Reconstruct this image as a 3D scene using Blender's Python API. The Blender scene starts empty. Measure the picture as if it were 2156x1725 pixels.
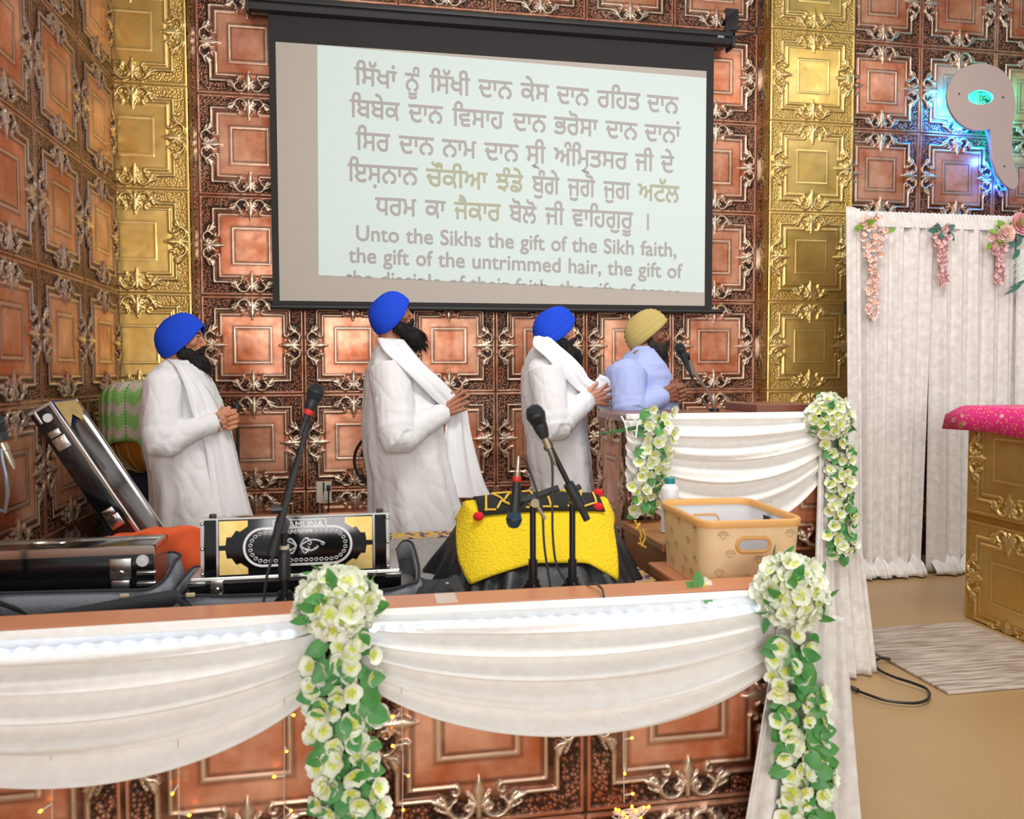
import bpy, bmesh, math, random
import numpy as np
from mathutils import Vector, Matrix, Quaternion, noise as mnoise
rnd = random.Random(7)
SC = bpy.context.scene
COL = SC.collection
PI = math.pi
# ------------------------------------------------------------------ camera
FPX, YAW, PITCH, ROLL = 1706.187, .1824, -.0467, -.0032
CAM = Vector((.9699, -5.2560, 1.3558))
_fw = Vector((math.sin(YAW)*math.cos(PITCH), math.cos(YAW)*math.cos(PITCH), math.sin(PITCH)))
_r0 = Vector((math.cos(YAW), -math.sin(YAW), 0)); _u0 = _r0.cross(_fw)
_r = _r0*math.cos(ROLL) + _u0*math.sin(ROLL); _u = -_r0*math.sin(ROLL) + _u0*math.cos(ROLL)
cd = bpy.data.cameras.new('camera'); co = bpy.data.objects.new('camera', cd); COL.objects.link(co)
cd.sensor_width = 36.0; cd.lens = FPX/2156*36.0; cd.clip_start = .05
co.matrix_world = Matrix(((_r.x, _u.x, -_fw.x, CAM.x), (_r.y, _u.y, -_fw.y, CAM.y), (_r.z, _u.z, -_fw.z, CAM.z), (0, 0, 0, 1)))
cd.dof.use_dof = True; cd.dof.focus_distance = 4.2; cd.dof.aperture_fstop = 3.5
SC.camera = co
# ------------------------------------------------------------------ light
SC.view_settings.view_transform = 'Standard'; SC.view_settings.look = 'None'
SC.view_settings.gamma = 1.0; SC.view_settings.use_curve_mapping = False
SC.view_settings.exposure = -0.08
W = bpy.data.worlds.new('hall_daylight'); SC.world = W; W.use_nodes = True
wn = W.node_tree.nodes; wl = W.node_tree.links; wn.clear()
wo = wn.new('ShaderNodeOutputWorld'); wb = wn.new('ShaderNodeBackground'); wl.new(wb.outputs[0], wo.inputs[0])
wt = wn.new('ShaderNodeTexCoord'); wsep = wn.new('ShaderNodeSeparateXYZ'); wl.new(wt.outputs['Generated'], wsep.inputs[0])
wr = wn.new('ShaderNodeValToRGB'); wr.color_ramp.elements[0].position = .12; wr.color_ramp.elements[1].position = .5
wr.color_ramp.elements[0].color = (.42, .36, .27, 1); wr.color_ramp.elements[1].color = (.92, .93, .95, 1)
wm = wn.new('ShaderNodeMapRange'); wm.inputs[1].default_value = -1; wm.inputs[2].default_value = 1
wl.new(wsep.outputs['Z'], wm.inputs[0]); wl.new(wm.outputs[0], wr.inputs[0]); wl.new(wr.outputs[0], wb.inputs[0])
wx = wn.new('ShaderNodeMapRange'); wx.inputs[1].default_value = -.6; wx.inputs[2].default_value = .9; wx.inputs[3].default_value = .84; wx.inputs[4].default_value = .12   # ambient falloff toward +X, added to darken the left wall
wl.new(wsep.outputs['X'], wx.inputs[0]); wl.new(wx.outputs[0], wb.inputs[1])
wb.inputs[1].default_value = .55
def area(name, loc, target, sx, sy, power, col=(1, 1, 1)):
    l = bpy.data.lights.new(name, 'AREA'); l.shape = 'RECTANGLE'; l.size = sx; l.size_y = sy; l.energy = power; l.color = col
    o = bpy.data.objects.new(name, l); COL.objects.link(o); o.location = loc
    o.rotation_euler = (Vector(target)-Vector(loc)).to_track_quat('-Z', 'Y').to_euler(); return o
# windows in the wall behind the photographer, and the hall's ceiling lamps
area('window_daylight', (.6, -10.5, 2.3), (1.8, 0, 1.2), 3.2, 2.2, 230, (1, .98, .95))
area('window_daylight', (5.6, -10.0, 2.3), (2.5, 0, 1.2), 2.6, 2.2, 75, (1, .98, .95))
area('ceiling_lamp', (2.0, -3.2, 4.2), (2.0, -2.4, 0), 2.4, .9, 95, (1, .97, .92))
area('ceiling_lamp', (5.0, -2.6, 4.2), (5.0, -1.8, 0), 2.4, .9, 36, (1, .97, .92))
# ------------------------------------------------------------------ helpers
def at(px, py, ax, v):
    """point of the photograph's ray through pixel (px, py) where world axis ax equals v"""
    d = _fw + _r*((px-1078)/FPX) - _u*((py-862.5)/FPX)
    t = (v-CAM[ax])/d[ax]; return CAM + d*t
MATS = {}
def smooth_path(Q, n=5):
    Q = [Vector(p) for p in Q]; out = []
    for i in range(len(Q)-1):
        p0, p1, p2, p3 = Q[max(i-1, 0)], Q[i], Q[i+1], Q[min(i+2, len(Q)-1)]
        for k in range(n): s = k/n; out.append(.5*((2*p1)+(p2-p0)*s+(2*p0-5*p1+4*p2-p3)*s*s+(3*p1-p0-3*p2+p3)*s**3))
    return out+[Q[-1]]
def lin(r, g, b):
    f = lambda c: (c/255/12.92 if c/255 <= .04045 else ((c/255+.055)/1.055)**2.4)
    return (f(r), f(g), f(b), 1)
def mat(name, rgb, rough=.6, metal=0., spec=.5, emit=None, es=0., alpha=None, sheen=0., bump=None, var=None, trans=0.):
    """plain procedural material; rgb are 0-255 display values. bump=(scale, strength), var=(scale, rgb2, contrast)"""
    if name in MATS: return MATS[name]
    m = bpy.data.materials.new(name); m.use_nodes = True; MATS[name] = m
    nt = m.node_tree; p = nt.nodes['Principled BSDF']
    p.inputs['Base Color'].default_value = lin(*rgb); p.inputs['Roughness'].default_value = rough
    p.inputs['Metallic'].default_value = metal; p.inputs['Specular IOR Level'].default_value = spec
    if sheen: p.inputs['Sheen Weight'].default_value = sheen
    if trans: p.inputs['Transmission Weight'].default_value = trans
    if emit: p.inputs['Emission Color'].default_value = lin(*emit); p.inputs['Emission Strength'].default_value = es
    if alpha is not None: p.inputs['Alpha'].default_value = alpha
    if bump or var: tc = nt.nodes.new('ShaderNodeTexCoord')
    if var:
        n = nt.nodes.new('ShaderNodeTexNoise'); n.inputs['Scale'].default_value = var[0]; n.inputs['Detail'].default_value = 5
        nt.links.new(tc.outputs['Object'], n.inputs['Vector'])
        mr = nt.nodes.new('ShaderNodeMapRange'); mr.inputs[1].default_value = .5-.5/var[2]; mr.inputs[2].default_value = .5+.5/var[2]
        nt.links.new(n.outputs['Fac'], mr.inputs[0])
        mx = nt.nodes.new('ShaderNodeMix'); mx.data_type = 'RGBA'; mx.inputs[6].default_value = lin(*rgb); mx.inputs[7].default_value = lin(*var[1])
        nt.links.new(mr.outputs[0], mx.inputs[0]); nt.links.new(mx.outputs[2], p.inputs['Base Color'])
    if bump:
        n2 = nt.nodes.new('ShaderNodeTexNoise'); n2.inputs['Scale'].default_value = bump[0]; n2.inputs['Detail'].default_value = 3
        nt.links.new(tc.outputs['Object'], n2.inputs['Vector'])
        b = nt.nodes.new('ShaderNodeBump'); b.inputs['Strength'].default_value = bump[1]; b.inputs['Distance'].default_value = .01
        nt.links.new(n2.outputs['Fac'], b.inputs['Height']); nt.links.new(b.outputs['Normal'], p.inputs['Normal'])
    return m
class MB:
    """collects verts and faces; build() links them as one mesh object"""
    def __init__(s): s.v = []; s.f = []; s.mi = []; s.mats = []; s.cur = 0
    def use(s, m):
        if m not in s.mats: s.mats.append(m)
        s.cur = s.mats.index(m); return s
    def add(s, vs, fs, M=None):
        b = len(s.v)
        s.v += [tuple(M @ Vector(v)) for v in vs] if M else [tuple(v) for v in vs]
        s.f += [tuple(b+i for i in f) for f in fs]; s.mi += [s.cur]*len(fs); return s
    def box(s, c, d, M=None, bev=0.):
        x, y, z = [a/2 for a in d]
        if bev <= 0:
            vs = [(c[0]+i*x, c[1]+j*y, c[2]+k*z) for i in (-1, 1) for j in (-1, 1) for k in (-1, 1)]
            return s.add(vs, [(0, 1, 3, 2), (4, 6, 7, 5), (0, 4, 5, 1), (2, 3, 7, 6), (0, 2, 6, 4), (1, 5, 7, 3)], M)
        bm = bmesh.new(); bmesh.ops.create_cube(bm, size=1)
        for v in bm.verts: v.co = Vector((v.co.x*d[0], v.co.y*d[1], v.co.z*d[2]))
        bmesh.ops.bevel(bm, geom=bm.edges[:], offset=min(bev, min(d)*.45), segments=3, affect='EDGES', profile=.5)
        bm.verts.index_update()
        vs = [v.co+Vector(c) for v in bm.verts]; fs = [[v.index for v in f.verts] for f in bm.faces]; bm.free()
        return s.add(vs, fs, M)
    def box2(s, a, b, bev=0.):
        return s.box([(a[i]+b[i])/2 for i in range(3)], [abs(b[i]-a[i]) for i in range(3)], bev=bev)
    def tube(s, pts, r, n=8, caps=True, closed=False):
        pts = [Vector(p) for p in pts]; N = len(pts); rs = r if isinstance(r, (list, tuple)) else [r]*N
        vs = []; t0 = None; nrm = None
        for i, p in enumerate(pts):
            a = pts[(i-1) % N] if (closed or i > 0) else p; b = pts[(i+1) % N] if (closed or i < N-1) else p
            t = (b-a); t = t.normalized() if t.length > 1e-9 else Vector((0, 0, 1))
            if nrm is None: nrm = t.orthogonal().normalized()
            else:
                nrm = nrm - t*nrm.dot(t)
                nrm = nrm.normalized() if nrm.length > 1e-6 else t.orthogonal().normalized()
            bn = t.cross(nrm)
            for k in range(n):
                a_ = 2*PI*k/n; vs.append(p+(nrm*math.cos(a_)+bn*math.sin(a_))*rs[i])
        fs = []
        for i in range(N if closed else N-1):
            j = (i+1) % N
            for k in range(n): fs.append((i*n+k, i*n+(k+1) % n, j*n+(k+1) % n, j*n+k))
        if caps and not closed: fs.append(tuple(range(n-1, -1, -1))); fs.append(tuple((N-1)*n+k for k in range(n)))
        return s.add(vs, fs)
    def cyl(s, a, b, r, n=16, r2=None): return s.tube([a, b], [r, r if r2 is None else r2], n)
    def lathe(s, prof, n=24, M=None):
        """prof: (radius, z) list"""
        vs = [(r*math.cos(2*PI*k/n), r*math.sin(2*PI*k/n), z) for r, z in prof for k in range(n)]
        fs = [(i*n+k, i*n+(k+1) % n, (i+1)*n+(k+1) % n, (i+1)*n+k) for i in range(len(prof)-1) for k in range(n)]
        fs += [tuple(range(n-1, -1, -1)), tuple((len(prof)-1)*n+k for k in range(n))]
        return s.add(vs, fs, M)
    def ell(s, c, r, M=None, nu=16, nv=10):
        vs = [(c[0], c[1], c[2]-r[2])]
        for j in range(1, nv):
            th = -PI/2+PI*j/nv
            for k in range(nu):
                ph = 2*PI*k/nu; vs.append((c[0]+r[0]*math.cos(th)*math.cos(ph), c[1]+r[1]*math.cos(th)*math.sin(ph), c[2]+r[2]*math.sin(th)))
        vs.append((c[0], c[1], c[2]+r[2])); L = len(vs)-1
        fs = [(0, 1+(k+1) % nu, 1+k) for k in range(nu)]
        for j in range(nv-2):
            for k in range(nu): a = 1+j*nu; fs.append((a+k, a+(k+1) % nu, a+nu+(k+1) % nu, a+nu+k))
        a = 1+(nv-2)*nu; fs += [(a+k, a+(k+1) % nu, L) for k in range(nu)]
        return s.add(vs, fs, M)
    def cap(s, a, b, ra, rb, n=14):
        """tapered capsule"""
        a = Vector(a); b = Vector(b); t = (b-a); L = t.length or 1e-6; t = t/L
        pts = []; rs = []
        for k in range(1, 5): q = -PI/2+PI/2*k/5; pts.append(a+t*ra*math.sin(q)); rs.append(ra*math.cos(q))
        pts.append(a); rs.append(ra); pts.append(b); rs.append(rb)
        for k in range(1, 5): q = PI/2*k/5; pts.append(b+t*rb*math.sin(q)); rs.append(rb*math.cos(q))
        return s.tube(pts, rs, n)
    def grid(s, P, closed_u=False, M=None):
        """P[i][j] points"""
        nu = len(P); nv = len(P[0]); vs = [p for row in P for p in row]; fs = []
        for i in range(nu if closed_u else nu-1):
            for j in range(nv-1):
                a = i*nv+j; b = ((i+1) % nu)*nv+j; fs.append((a, b, b+1, a+1))
        return s.add(vs, fs, M)
    def prism(s, poly, d, M=None):
        """poly in xz, extruded over y from 0 to d"""
        n = len(poly); vs = [(x, 0, z) for x, z in poly]+[(x, d, z) for x, z in poly]
        fs = [tuple(range(n)), tuple(range(2*n-1, n-1, -1))]+[(i, i+n, (i+1) % n+n, (i+1) % n) for i in range(n)]
        return s.add(vs, fs, M)
    def mesh(s, name, m=None, smooth=True):
        me = bpy.data.meshes.new(name); me.from_pydata(s.v, [], s.f)
        for x in (s.mats or ([m] if m else [])): me.materials.append(x)
        if s.mats and len(s.mats) > 1: me.polygons.foreach_set('material_index', s.mi)
        me.polygons.foreach_set('use_smooth', [smooth]*len(s.f)); me.update(); return me
    def build(s, name, m=None, parent=None, smooth=True, auto=True):
        me = s.mesh(name, m, smooth); o = link(name, me, parent)
        if smooth and auto: sharp(me)
        return o
def sharp(me, ang=.6):
    """mark sharp edges so that smooth shading keeps crisp corners"""
    bm = bmesh.new(); bm.from_mesh(me); bmesh.ops.recalc_face_normals(bm, faces=bm.faces[:])
    for e in bm.edges:
        if len(e.link_faces) == 2 and e.calc_face_angle(0) > ang: e.smooth = False
    bm.to_mesh(me); bm.free()
def link(name, data, parent=None):
    o = bpy.data.objects.new(name, data); COL.objects.link(o)
    if parent: o.parent = parent
    return o
def tag(o, label=None, cat=None, group=None, kind=None):
    if label: o['label'] = label
    if cat: o['category'] = cat
    if group: o['group'] = group
    if kind: o['kind'] = kind
    return o
def thing(name, label, cat, loc=(0, 0, 0), rz=0., group=None):
    o = link(name, None); o.location = loc; o.rotation_euler = (0, 0, rz); return tag(o, label, cat, group)
def arr_mesh(name, V, F, m, attr=None, parent=None):
    """fast mesh from numpy arrays of verts (n,3), quads (m,4)"""
    me = bpy.data.meshes.new(name); me.vertices.add(len(V)); me.vertices.foreach_set('co', V.astype('f').ravel())
    me.loops.add(F.size); me.loops.foreach_set('vertex_index', F.astype('i').ravel())
    me.polygons.add(len(F)); me.polygons.foreach_set('loop_start', np.arange(0, F.size, 4, dtype='i'))
    me.polygons.foreach_set('use_smooth', np.ones(len(F), bool)); me.update(calc_edges=True)
    if attr is not None:
        a = me.attributes.new('relief', 'FLOAT_COLOR', 'POINT'); a.data.foreach_set('color', attr.astype('f').ravel())
    me.materials.append(m); return link(name, me, parent)
def smoothstep(a, b, x):
    t = np.clip((x-a)/(b-a), 0, 1); return t*t*(3-2*t)
# ------------------------------------------------------------------ pressed ceiling tile relief
TS = .61
def seg_d(u, v, p, q):
    pu, pv = p; qu, qv = q; du, dv = qu-pu, qv-pv
    t = np.clip(((u-pu)*du+(v-pv)*dv)/(du*du+dv*dv+1e-12), 0, 1)
    return np.hypot(u-pu-t*du, v-pv-t*dv), t
STROKES = [  # (v, u) polylines with start and end half-widths: acanthus scrolls beside each edge's fleur
    ([(.022, .10), (.028, .068), (.055, .043), (.088, .038), (.118, .05), (.136, .078), (.15, .10), (.178, .118), (.205, .128)], .010, .013),
    ([(.136, .078), (.132, .10), (.118, .118), (.100, .128)], .012, .006),
    ([(.15, .098), (.15, .118), (.16, .137), (.178, .148)], .011, .005),
    ([(.12, .06), (.15, .075), (.18, .088), (.2, .1)], .010, .006),
    ([(.1, .19), (.088, .178), (.092, .155), (.108, .147), (.118, .157)], .010, .007),
    ([(.0, .045), (.0, .09)], .014, .014)]
def relief(X, Y):
    d = np.stack([X, 1-X, Y, 1-Y]); k = d.argmin(0); u = d.min(0)
    v = np.where(k < 2, np.abs(Y-.5), np.abs(X-.5))
    h = np.zeros_like(u); S = np.zeros_like(u)
    def put(dist, w, H, s=1.):
        nonlocal h, S
        p = np.sqrt(np.clip(1-(dist/w)**2, 0, 1)); h = np.maximum(h, p*H); S = np.maximum(S, s*smoothstep(.5, .97, p))
    h += .0018*smoothstep(.012, .03, u)+.004*smoothstep(.185, .2, u)
    put(np.abs(u-.016), .009, .004, .12)
    put(np.where(v > .165, np.abs(u-.135), 9), .0135, .0095)
    put(np.where(v > .10, np.abs(u-.19), 9), .0115, .0105)
    put(np.abs(u-.322), .0115, .0085)
    for pts, w0, w1 in STROKES:
        n = len(pts)-1
        for i in range(n):
            dd, t = seg_d(v, u, pts[i], pts[i+1]); w = w0+(w1-w0)*(i+t)/n
            put(dd, w+.0025, .0135)
    put(np.abs(np.hypot(v-.048, u-.088)-.016), .0085, .012)
    put(np.hypot(v-.048, u-.088), .007, .011)
    lw = np.interp(u, [.085, .13, .165, .238], [.009, .024, .036, .0]); put(np.where((u > .085) & (u < .238), v*.02/np.maximum(lw, 1e-4), 9), .02, .014)
    for p, q in (((.008, .105), (.05, .15)), ((.008, .09), (.045, .118))): dd, t = seg_d(v, u, p, q); put(dd, .010, .011)
    Hm = smoothstep(.022, .035, u)*(1-smoothstep(.118, .13, u))
    orn = (1-smoothstep(.2, .25, v))*(1-smoothstep(.12, .2, u-.0))
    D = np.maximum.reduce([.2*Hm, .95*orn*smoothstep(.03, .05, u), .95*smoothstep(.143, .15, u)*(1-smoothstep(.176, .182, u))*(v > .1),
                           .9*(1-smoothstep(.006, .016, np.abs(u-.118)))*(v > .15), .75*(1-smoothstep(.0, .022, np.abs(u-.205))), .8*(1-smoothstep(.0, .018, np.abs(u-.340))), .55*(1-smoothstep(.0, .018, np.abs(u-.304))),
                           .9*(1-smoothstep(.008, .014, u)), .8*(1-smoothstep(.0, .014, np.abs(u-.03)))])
    return h, np.stack([S, D*(1-S), Hm*(1-S), np.ones_like(u)], -1)
def tile_lines(a, b, n):
    base = np.linspace(0, 1, 2*n+7)
    return np.unique(np.concatenate([[a], base[(base > a) & (base < b)], [b]]))
class TileWall:
    """one mesh made of relief tiles; patches are (origin, along, up, normal, crop)"""
    def __init__(s): s.V = []; s.F = []; s.A = []; s.n = 0
    def tile(s, O, A, U, N, x0=0., x1=1., y0=0., y1=1., n=50, sx=TS, sy=TS, k=1.):
        gx = tile_lines(x0, x1, n); gy = tile_lines(y0, y1, n); X, Y = np.meshgrid(gx, gy, indexing='ij')
        h, a = relief(X, Y); O, A, U, N = map(np.array, (O, A, U, N))
        P = O+((X-x0)*sx)[..., None]*A+((Y-y0)*sy)[..., None]*U+(h*k)[..., None]*N
        nx, ny = X.shape; i = np.arange(nx*ny).reshape(nx, ny)
        q = np.stack([i[:-1, :-1], i[1:, :-1], i[1:, 1:], i[:-1, 1:]], -1).reshape(-1, 4)
        if np.dot(np.cross(A, U), N) < 0: q = q[:, ::-1]
        s.V.append(P.reshape(-1, 3)); s.A.append(a.reshape(-1, 4)); s.F.append(q+s.n); s.n += nx*ny; return s
    def flat(s, p):
        s.V.append(np.array(p, float)); s.A.append(np.tile([0, .8, 0, 1.], (4, 1))); s.F.append(np.array([[0, 1, 2, 3]])+s.n); s.n += 4; return s
    def build(s, name, m, parent=None): return arr_mesh(name, np.concatenate(s.V), np.concatenate(s.F), m, np.concatenate(s.A), parent)
def tile_mat(name, c1, c2, dark, silver, metal, rough, dk=1., sv=1., scale=3.2):
    m = bpy.data.materials.new(name); m.use_nodes = True; nt = m.node_tree; L = nt.links; N = nt.nodes; p = N['Principled BSDF']
    at_ = N.new('ShaderNodeAttribute'); at_.attribute_name = 'relief'; sp = N.new('ShaderNodeSeparateColor'); L.new(at_.outputs['Color'], sp.inputs[0])
    tc = N.new('ShaderNodeTexCoord')
    def noi(sc, det=4, ro=.6):
        n = N.new('ShaderNodeTexNoise'); n.inputs['Scale'].default_value = sc; n.inputs['Detail'].default_value = det; n.inputs['Roughness'].default_value = ro
        L.new(tc.outputs['Object'], n.inputs['Vector']); return n
    def rng(src, a, b, c=0., d=1.):
        r = N.new('ShaderNodeMapRange'); r.inputs[1].default_value = a; r.inputs[2].default_value = b; r.inputs[3].default_value = c; r.inputs[4].default_value = d; L.new(src, r.inputs[0]); return r.outputs[0]
    def mix(f, a, b):
        x = N.new('ShaderNodeMix'); x.data_type = 'RGBA'
        for s_, v in ((0, f), (6, a), (7, b)):
            if isinstance(v, (tuple, float)): x.inputs[s_].default_value = v
            else: L.new(v, x.inputs[s_])
        return x.outputs[2]
    def mul(a, b):
        x = N.new('ShaderNodeMath'); x.operation = 'MULTIPLY'
        for s_, v in ((0, a), (1, b)):
            if isinstance(v, float): x.inputs[s_].default_value = v
            else: L.new(v, x.inputs[s_])
        return x.outputs[0]
    c = mix(rng(noi(scale, 6, .65).outputs['Fac'], .38, .64), lin(*c1), lin(*c2))
    vo = N.new('ShaderNodeTexVoronoi'); vo.inputs['Scale'].default_value = 85; L.new(tc.outputs['Object'], vo.inputs['Vector'])
    spots = mul(rng(vo.outputs['Distance'], .15, .62), sp.outputs['Blue'])
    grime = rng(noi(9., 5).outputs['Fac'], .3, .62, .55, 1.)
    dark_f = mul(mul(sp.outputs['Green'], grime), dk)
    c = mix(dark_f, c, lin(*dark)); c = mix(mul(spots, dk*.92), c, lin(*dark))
    c = mix(mul(sp.outputs['Red'], sv), c, lin(*silver)); L.new(c, p.inputs['Base Color'])
    L.new(rng(sp.outputs['Red'], 0., 1., metal, max(metal, .82)), p.inputs['Metallic'])
    L.new(rng(noi(6., 3).outputs['Fac'], .3, .7, rough*.75, rough*1.3), p.inputs['Roughness'])
    bp = N.new('ShaderNodeBump'); bp.inputs['Strength'].default_value = .9; bp.inputs['Distance'].default_value = .004; bp.invert = True
    L.new(mul(vo.outputs['Distance'], sp.outputs['Blue']), bp.inputs['Height'])
    b2 = N.new('ShaderNodeBump'); b2.inputs['Strength'].default_value = .25; b2.inputs['Distance'].default_value = .02; L.new(noi(5., 2).outputs['Fac'], b2.inputs['Height'])
    L.new(b2.outputs['Normal'], bp.inputs['Normal']); L.new(bp.outputs['Normal'], p.inputs['Normal'])
    return m
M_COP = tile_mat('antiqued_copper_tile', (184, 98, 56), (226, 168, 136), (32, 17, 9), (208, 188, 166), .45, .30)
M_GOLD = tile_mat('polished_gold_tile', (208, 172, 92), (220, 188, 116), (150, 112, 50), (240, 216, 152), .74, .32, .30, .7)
M_LCOP = M_COP
# ------------------------------------------------------------------ the room
def S_(o): o['kind'] = 'structure'; return o
X0, X1 = -.436, 8.0
b = MB(); b.box2((X0-.1, -9, -.1), (X1, .05, 0)); fl = S_(b.build('floor', mat('beige_vinyl_floor', (180, 146, 100), .38, var=(1.5, (170, 136, 92), 2), bump=(40, .03)), smooth=False))
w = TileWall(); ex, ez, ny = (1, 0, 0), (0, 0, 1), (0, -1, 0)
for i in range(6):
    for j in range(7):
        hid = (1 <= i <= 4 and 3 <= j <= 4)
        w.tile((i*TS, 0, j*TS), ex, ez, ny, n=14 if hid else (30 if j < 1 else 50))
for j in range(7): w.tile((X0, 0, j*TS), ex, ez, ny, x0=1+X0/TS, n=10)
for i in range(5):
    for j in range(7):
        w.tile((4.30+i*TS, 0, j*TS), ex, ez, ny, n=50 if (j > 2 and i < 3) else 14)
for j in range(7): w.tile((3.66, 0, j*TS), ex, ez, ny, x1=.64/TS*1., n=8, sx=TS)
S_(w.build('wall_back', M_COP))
w = TileWall()
for i in range(7):
    for j in range(7): w.tile((X0, -.107-(i+1)*TS, j*TS), (0, 1, 0), ez, (1, 0, 0), n=50 if i < 4 and j > 0 else 14)
w.flat([(X0, -.107, 0), (X0, 0, 0), (X0, 0, 7*TS), (X0, -.107, 7*TS)])
S_(w.build('wall_left', M_COP))
def pilaster(name, xa, xb, x0, x1, sideL, sideR):
    w = TileWall(); yf = -.105
    for j in range(7):
        w.tile((xa, yf, j*TS), ex, ez, ny, x0=x0, x1=x1, sx=(xb-xa)/(x1-x0))
        if sideL: w.tile((xa, 0, j*TS), (0, -1, 0), ez, (-1, 0, 0), x0=0, x1=.26, sx=-yf/.26, n=36)
        if sideR: w.tile((xb, yf, j*TS), (0, 1, 0), ez, (1, 0, 0), x0=.8, x1=1., sx=-yf/.2, n=24)
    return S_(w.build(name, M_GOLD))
pilaster('trim_1', X0+.001, -.03, .335, 1., False, True)
pilaster('trim_2', 3.70, 4.325, 0., 1., True, True)
# ------------------------------------------------------------------ stage, step, lectern
M_LEDGE = mat('reddish_laminate', (196, 128, 92), .35, var=(3, (206, 138, 100), 2))
M_WOOD = mat('brown_wood', (150, 98, 58), .4, var=(6, (170, 116, 74), 2.2), bump=(60, .05))
M_PLANK = mat('plank_wood', (176, 126, 82), .45, var=(9, (150, 102, 62), 2), bump=(60, .08))
ZD = .61
st = thing('stage_platform', 'low wooden stage faced with copper tiles and edged with a reddish ledge', 'stage', (0, -3.1, 0))
def rel(o, root):
    o.parent = root; o.matrix_parent_inverse = Matrix.Translation(root.location).inverted(); return o
b = MB(); b.box2((X0+.05, -3.08, .02), (1.985, -1.55, ZD)); b.box2((1.985, -3.08, .02), (2.30, -2.5, .66)); rel(b.build('deck', M_PLANK, smooth=False), st)
w = TileWall(); w.flat([(X0+.05, -3.085, 0), (2.3, -3.085, 0), (2.3, -3.085, .12), (X0+.05, -3.085, .12)])
for i in range(-2, 4):
    xa = .357+i*TS; a0 = max(0., (X0+.05-xa)/TS); b0 = min(1., (2.3-xa)/TS)
    if b0 > a0:
        w.tile((xa+a0*TS, -3.09, .105), ex, ez, ny, x0=a0, x1=b0, n=62)
        w.tile((xa+a0*TS, -3.09, 0), ex, ez, ny, x0=a0, x1=b0, y0=1-.105/TS, n=30)
rel(w.build('front_panel', M_COP), st)
b = MB(); b.box2((X0+.05, -3.105, .695), (2.30, -2.985, .73), .004); rel(b.build('front_ledge', M_LEDGE, smooth=False), st)
b = MB(); b.box2((1.975, -2.985, .655), (2.30, -2.5, .668), .004); rel(b.build('side_ledge', M_LEDGE, smooth=False), st)
t = thing('wooden_step', 'plain brown wooden step box in front of the lectern', 'step', (2.2, -2.25, 0))
b = MB(); b.box2((2.03, -2.5, .70), (2.42, -2.02, .73), .004); rel(b.build('top', M_WOOD, smooth=False), t)
b = MB()
for k in range(4): b.box2((2.05, -2.49+k*.12, .02), (2.07, -2.374+k*.12, .70), .003)
rel(b.build('side_panel', M_PLANK, smooth=False), t)
b = MB(); b.box2((2.07, -2.49, .02), (2.40, -2.47, .70)); rel(b.build('front_panel', M_PLANK, smooth=False), t)
# lectern
LX0, LX1, LYF, LYB, LZ = 2.06, 2.995, -2.0, -1.6, 1.172
lt = thing('lectern', 'wide wooden lectern faced with copper tiles at the right end of the stage', 'lectern', (2.5, -1.8, 0))
w = TileWall()
for j in range(2):
    for i in range(2):
        x0 = LX0+i*TS; x1 = min(1., (LX1-x0)/TS); w.tile((x0, LYF, -.05+j*TS+.0), ex, ez, ny, x1=x1, y0=.09 if j == 0 else 0., n=50)
for p in w.V: p[:, 2] = np.maximum(p[:, 2], .005)
rel(w.build('front_panel', M_COP), lt)
w = TileWall()
for j in range(2): w.tile((LX0, LYB, -.05+j*TS), (0, -1, 0), ez, (-1, 0, 0), sx=.40, y0=.09 if j == 0 else 0., n=50)
for p in w.V: p[:, 2] = np.maximum(p[:, 2], .005)
rel(w.build('side_panel', M_COP), lt)
b = MB(); b.box2((LX1-.02, LYF+.005, .005), (LX1, LYB, 1.12)); b.box2((LX0+.01, LYB-.02, .9), (LX1, LYB, 1.12)); rel(b.build('side_board', M_WOOD, smooth=False), lt)
b = MB(); b.box2((LX0-.012, LYF-.012, 1.14), (LX1+.01, LYB, LZ), .004); b.box2((LX0+.62, LYF+.06, LZ), (LX1, LYB-.02, LZ+.035), .004); rel(b.build('top', mat('walnut_trim', (132, 82, 62), .35), smooth=False), lt)
# rug on the stage
t = thing('stage_rug', 'grey carpet with a gold and navy patterned border lying on the stage', 'rug', (.9, -2.2, ZD))
b = MB(); b.box2((X0+.07, -2.97, ZD), (1.93, -1.62, ZD+.012)); rel(b.build('pile', mat('grey_carpet', (176, 172, 166), .95, var=(60, (142, 138, 134), 1.6), bump=(300, .6)), smooth=False), t)
def border_mat():
    m = mat('gold_navy_border', (206, 160, 62), .9); nt = m.node_tree; L = nt.links
    tc = nt.nodes.new('ShaderNodeTexCoord'); v = nt.nodes.new('ShaderNodeTexVoronoi'); v.inputs['Scale'].default_value = 26; L.new(tc.outputs['Object'], v.inputs['Vector'])
    r = nt.nodes.new('ShaderNodeValToRGB'); r.color_ramp.interpolation = 'CONSTANT'; r.color_ramp.elements[0].color = lin(62, 58, 110); r.color_ramp.elements[1].color = lin(212, 166, 66); r.color_ramp.elements[1].position = .38
    e = r.color_ramp.elements.new(.62); e.color = lin(170, 150, 130)
    L.new(v.outputs['Distance'], r.inputs[0]); L.new(r.outputs[0], nt.nodes['Principled BSDF'].inputs['Base Color']); return m
b = MB(); b.box2((X0+.07, -1.70, ZD), (1.975, -1.56, ZD+.014)); b.box2((1.87, -2.97, ZD), (1.975, -1.70, ZD+.014)); rel(b.build('border', border_mat(), smooth=False), t)
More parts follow.
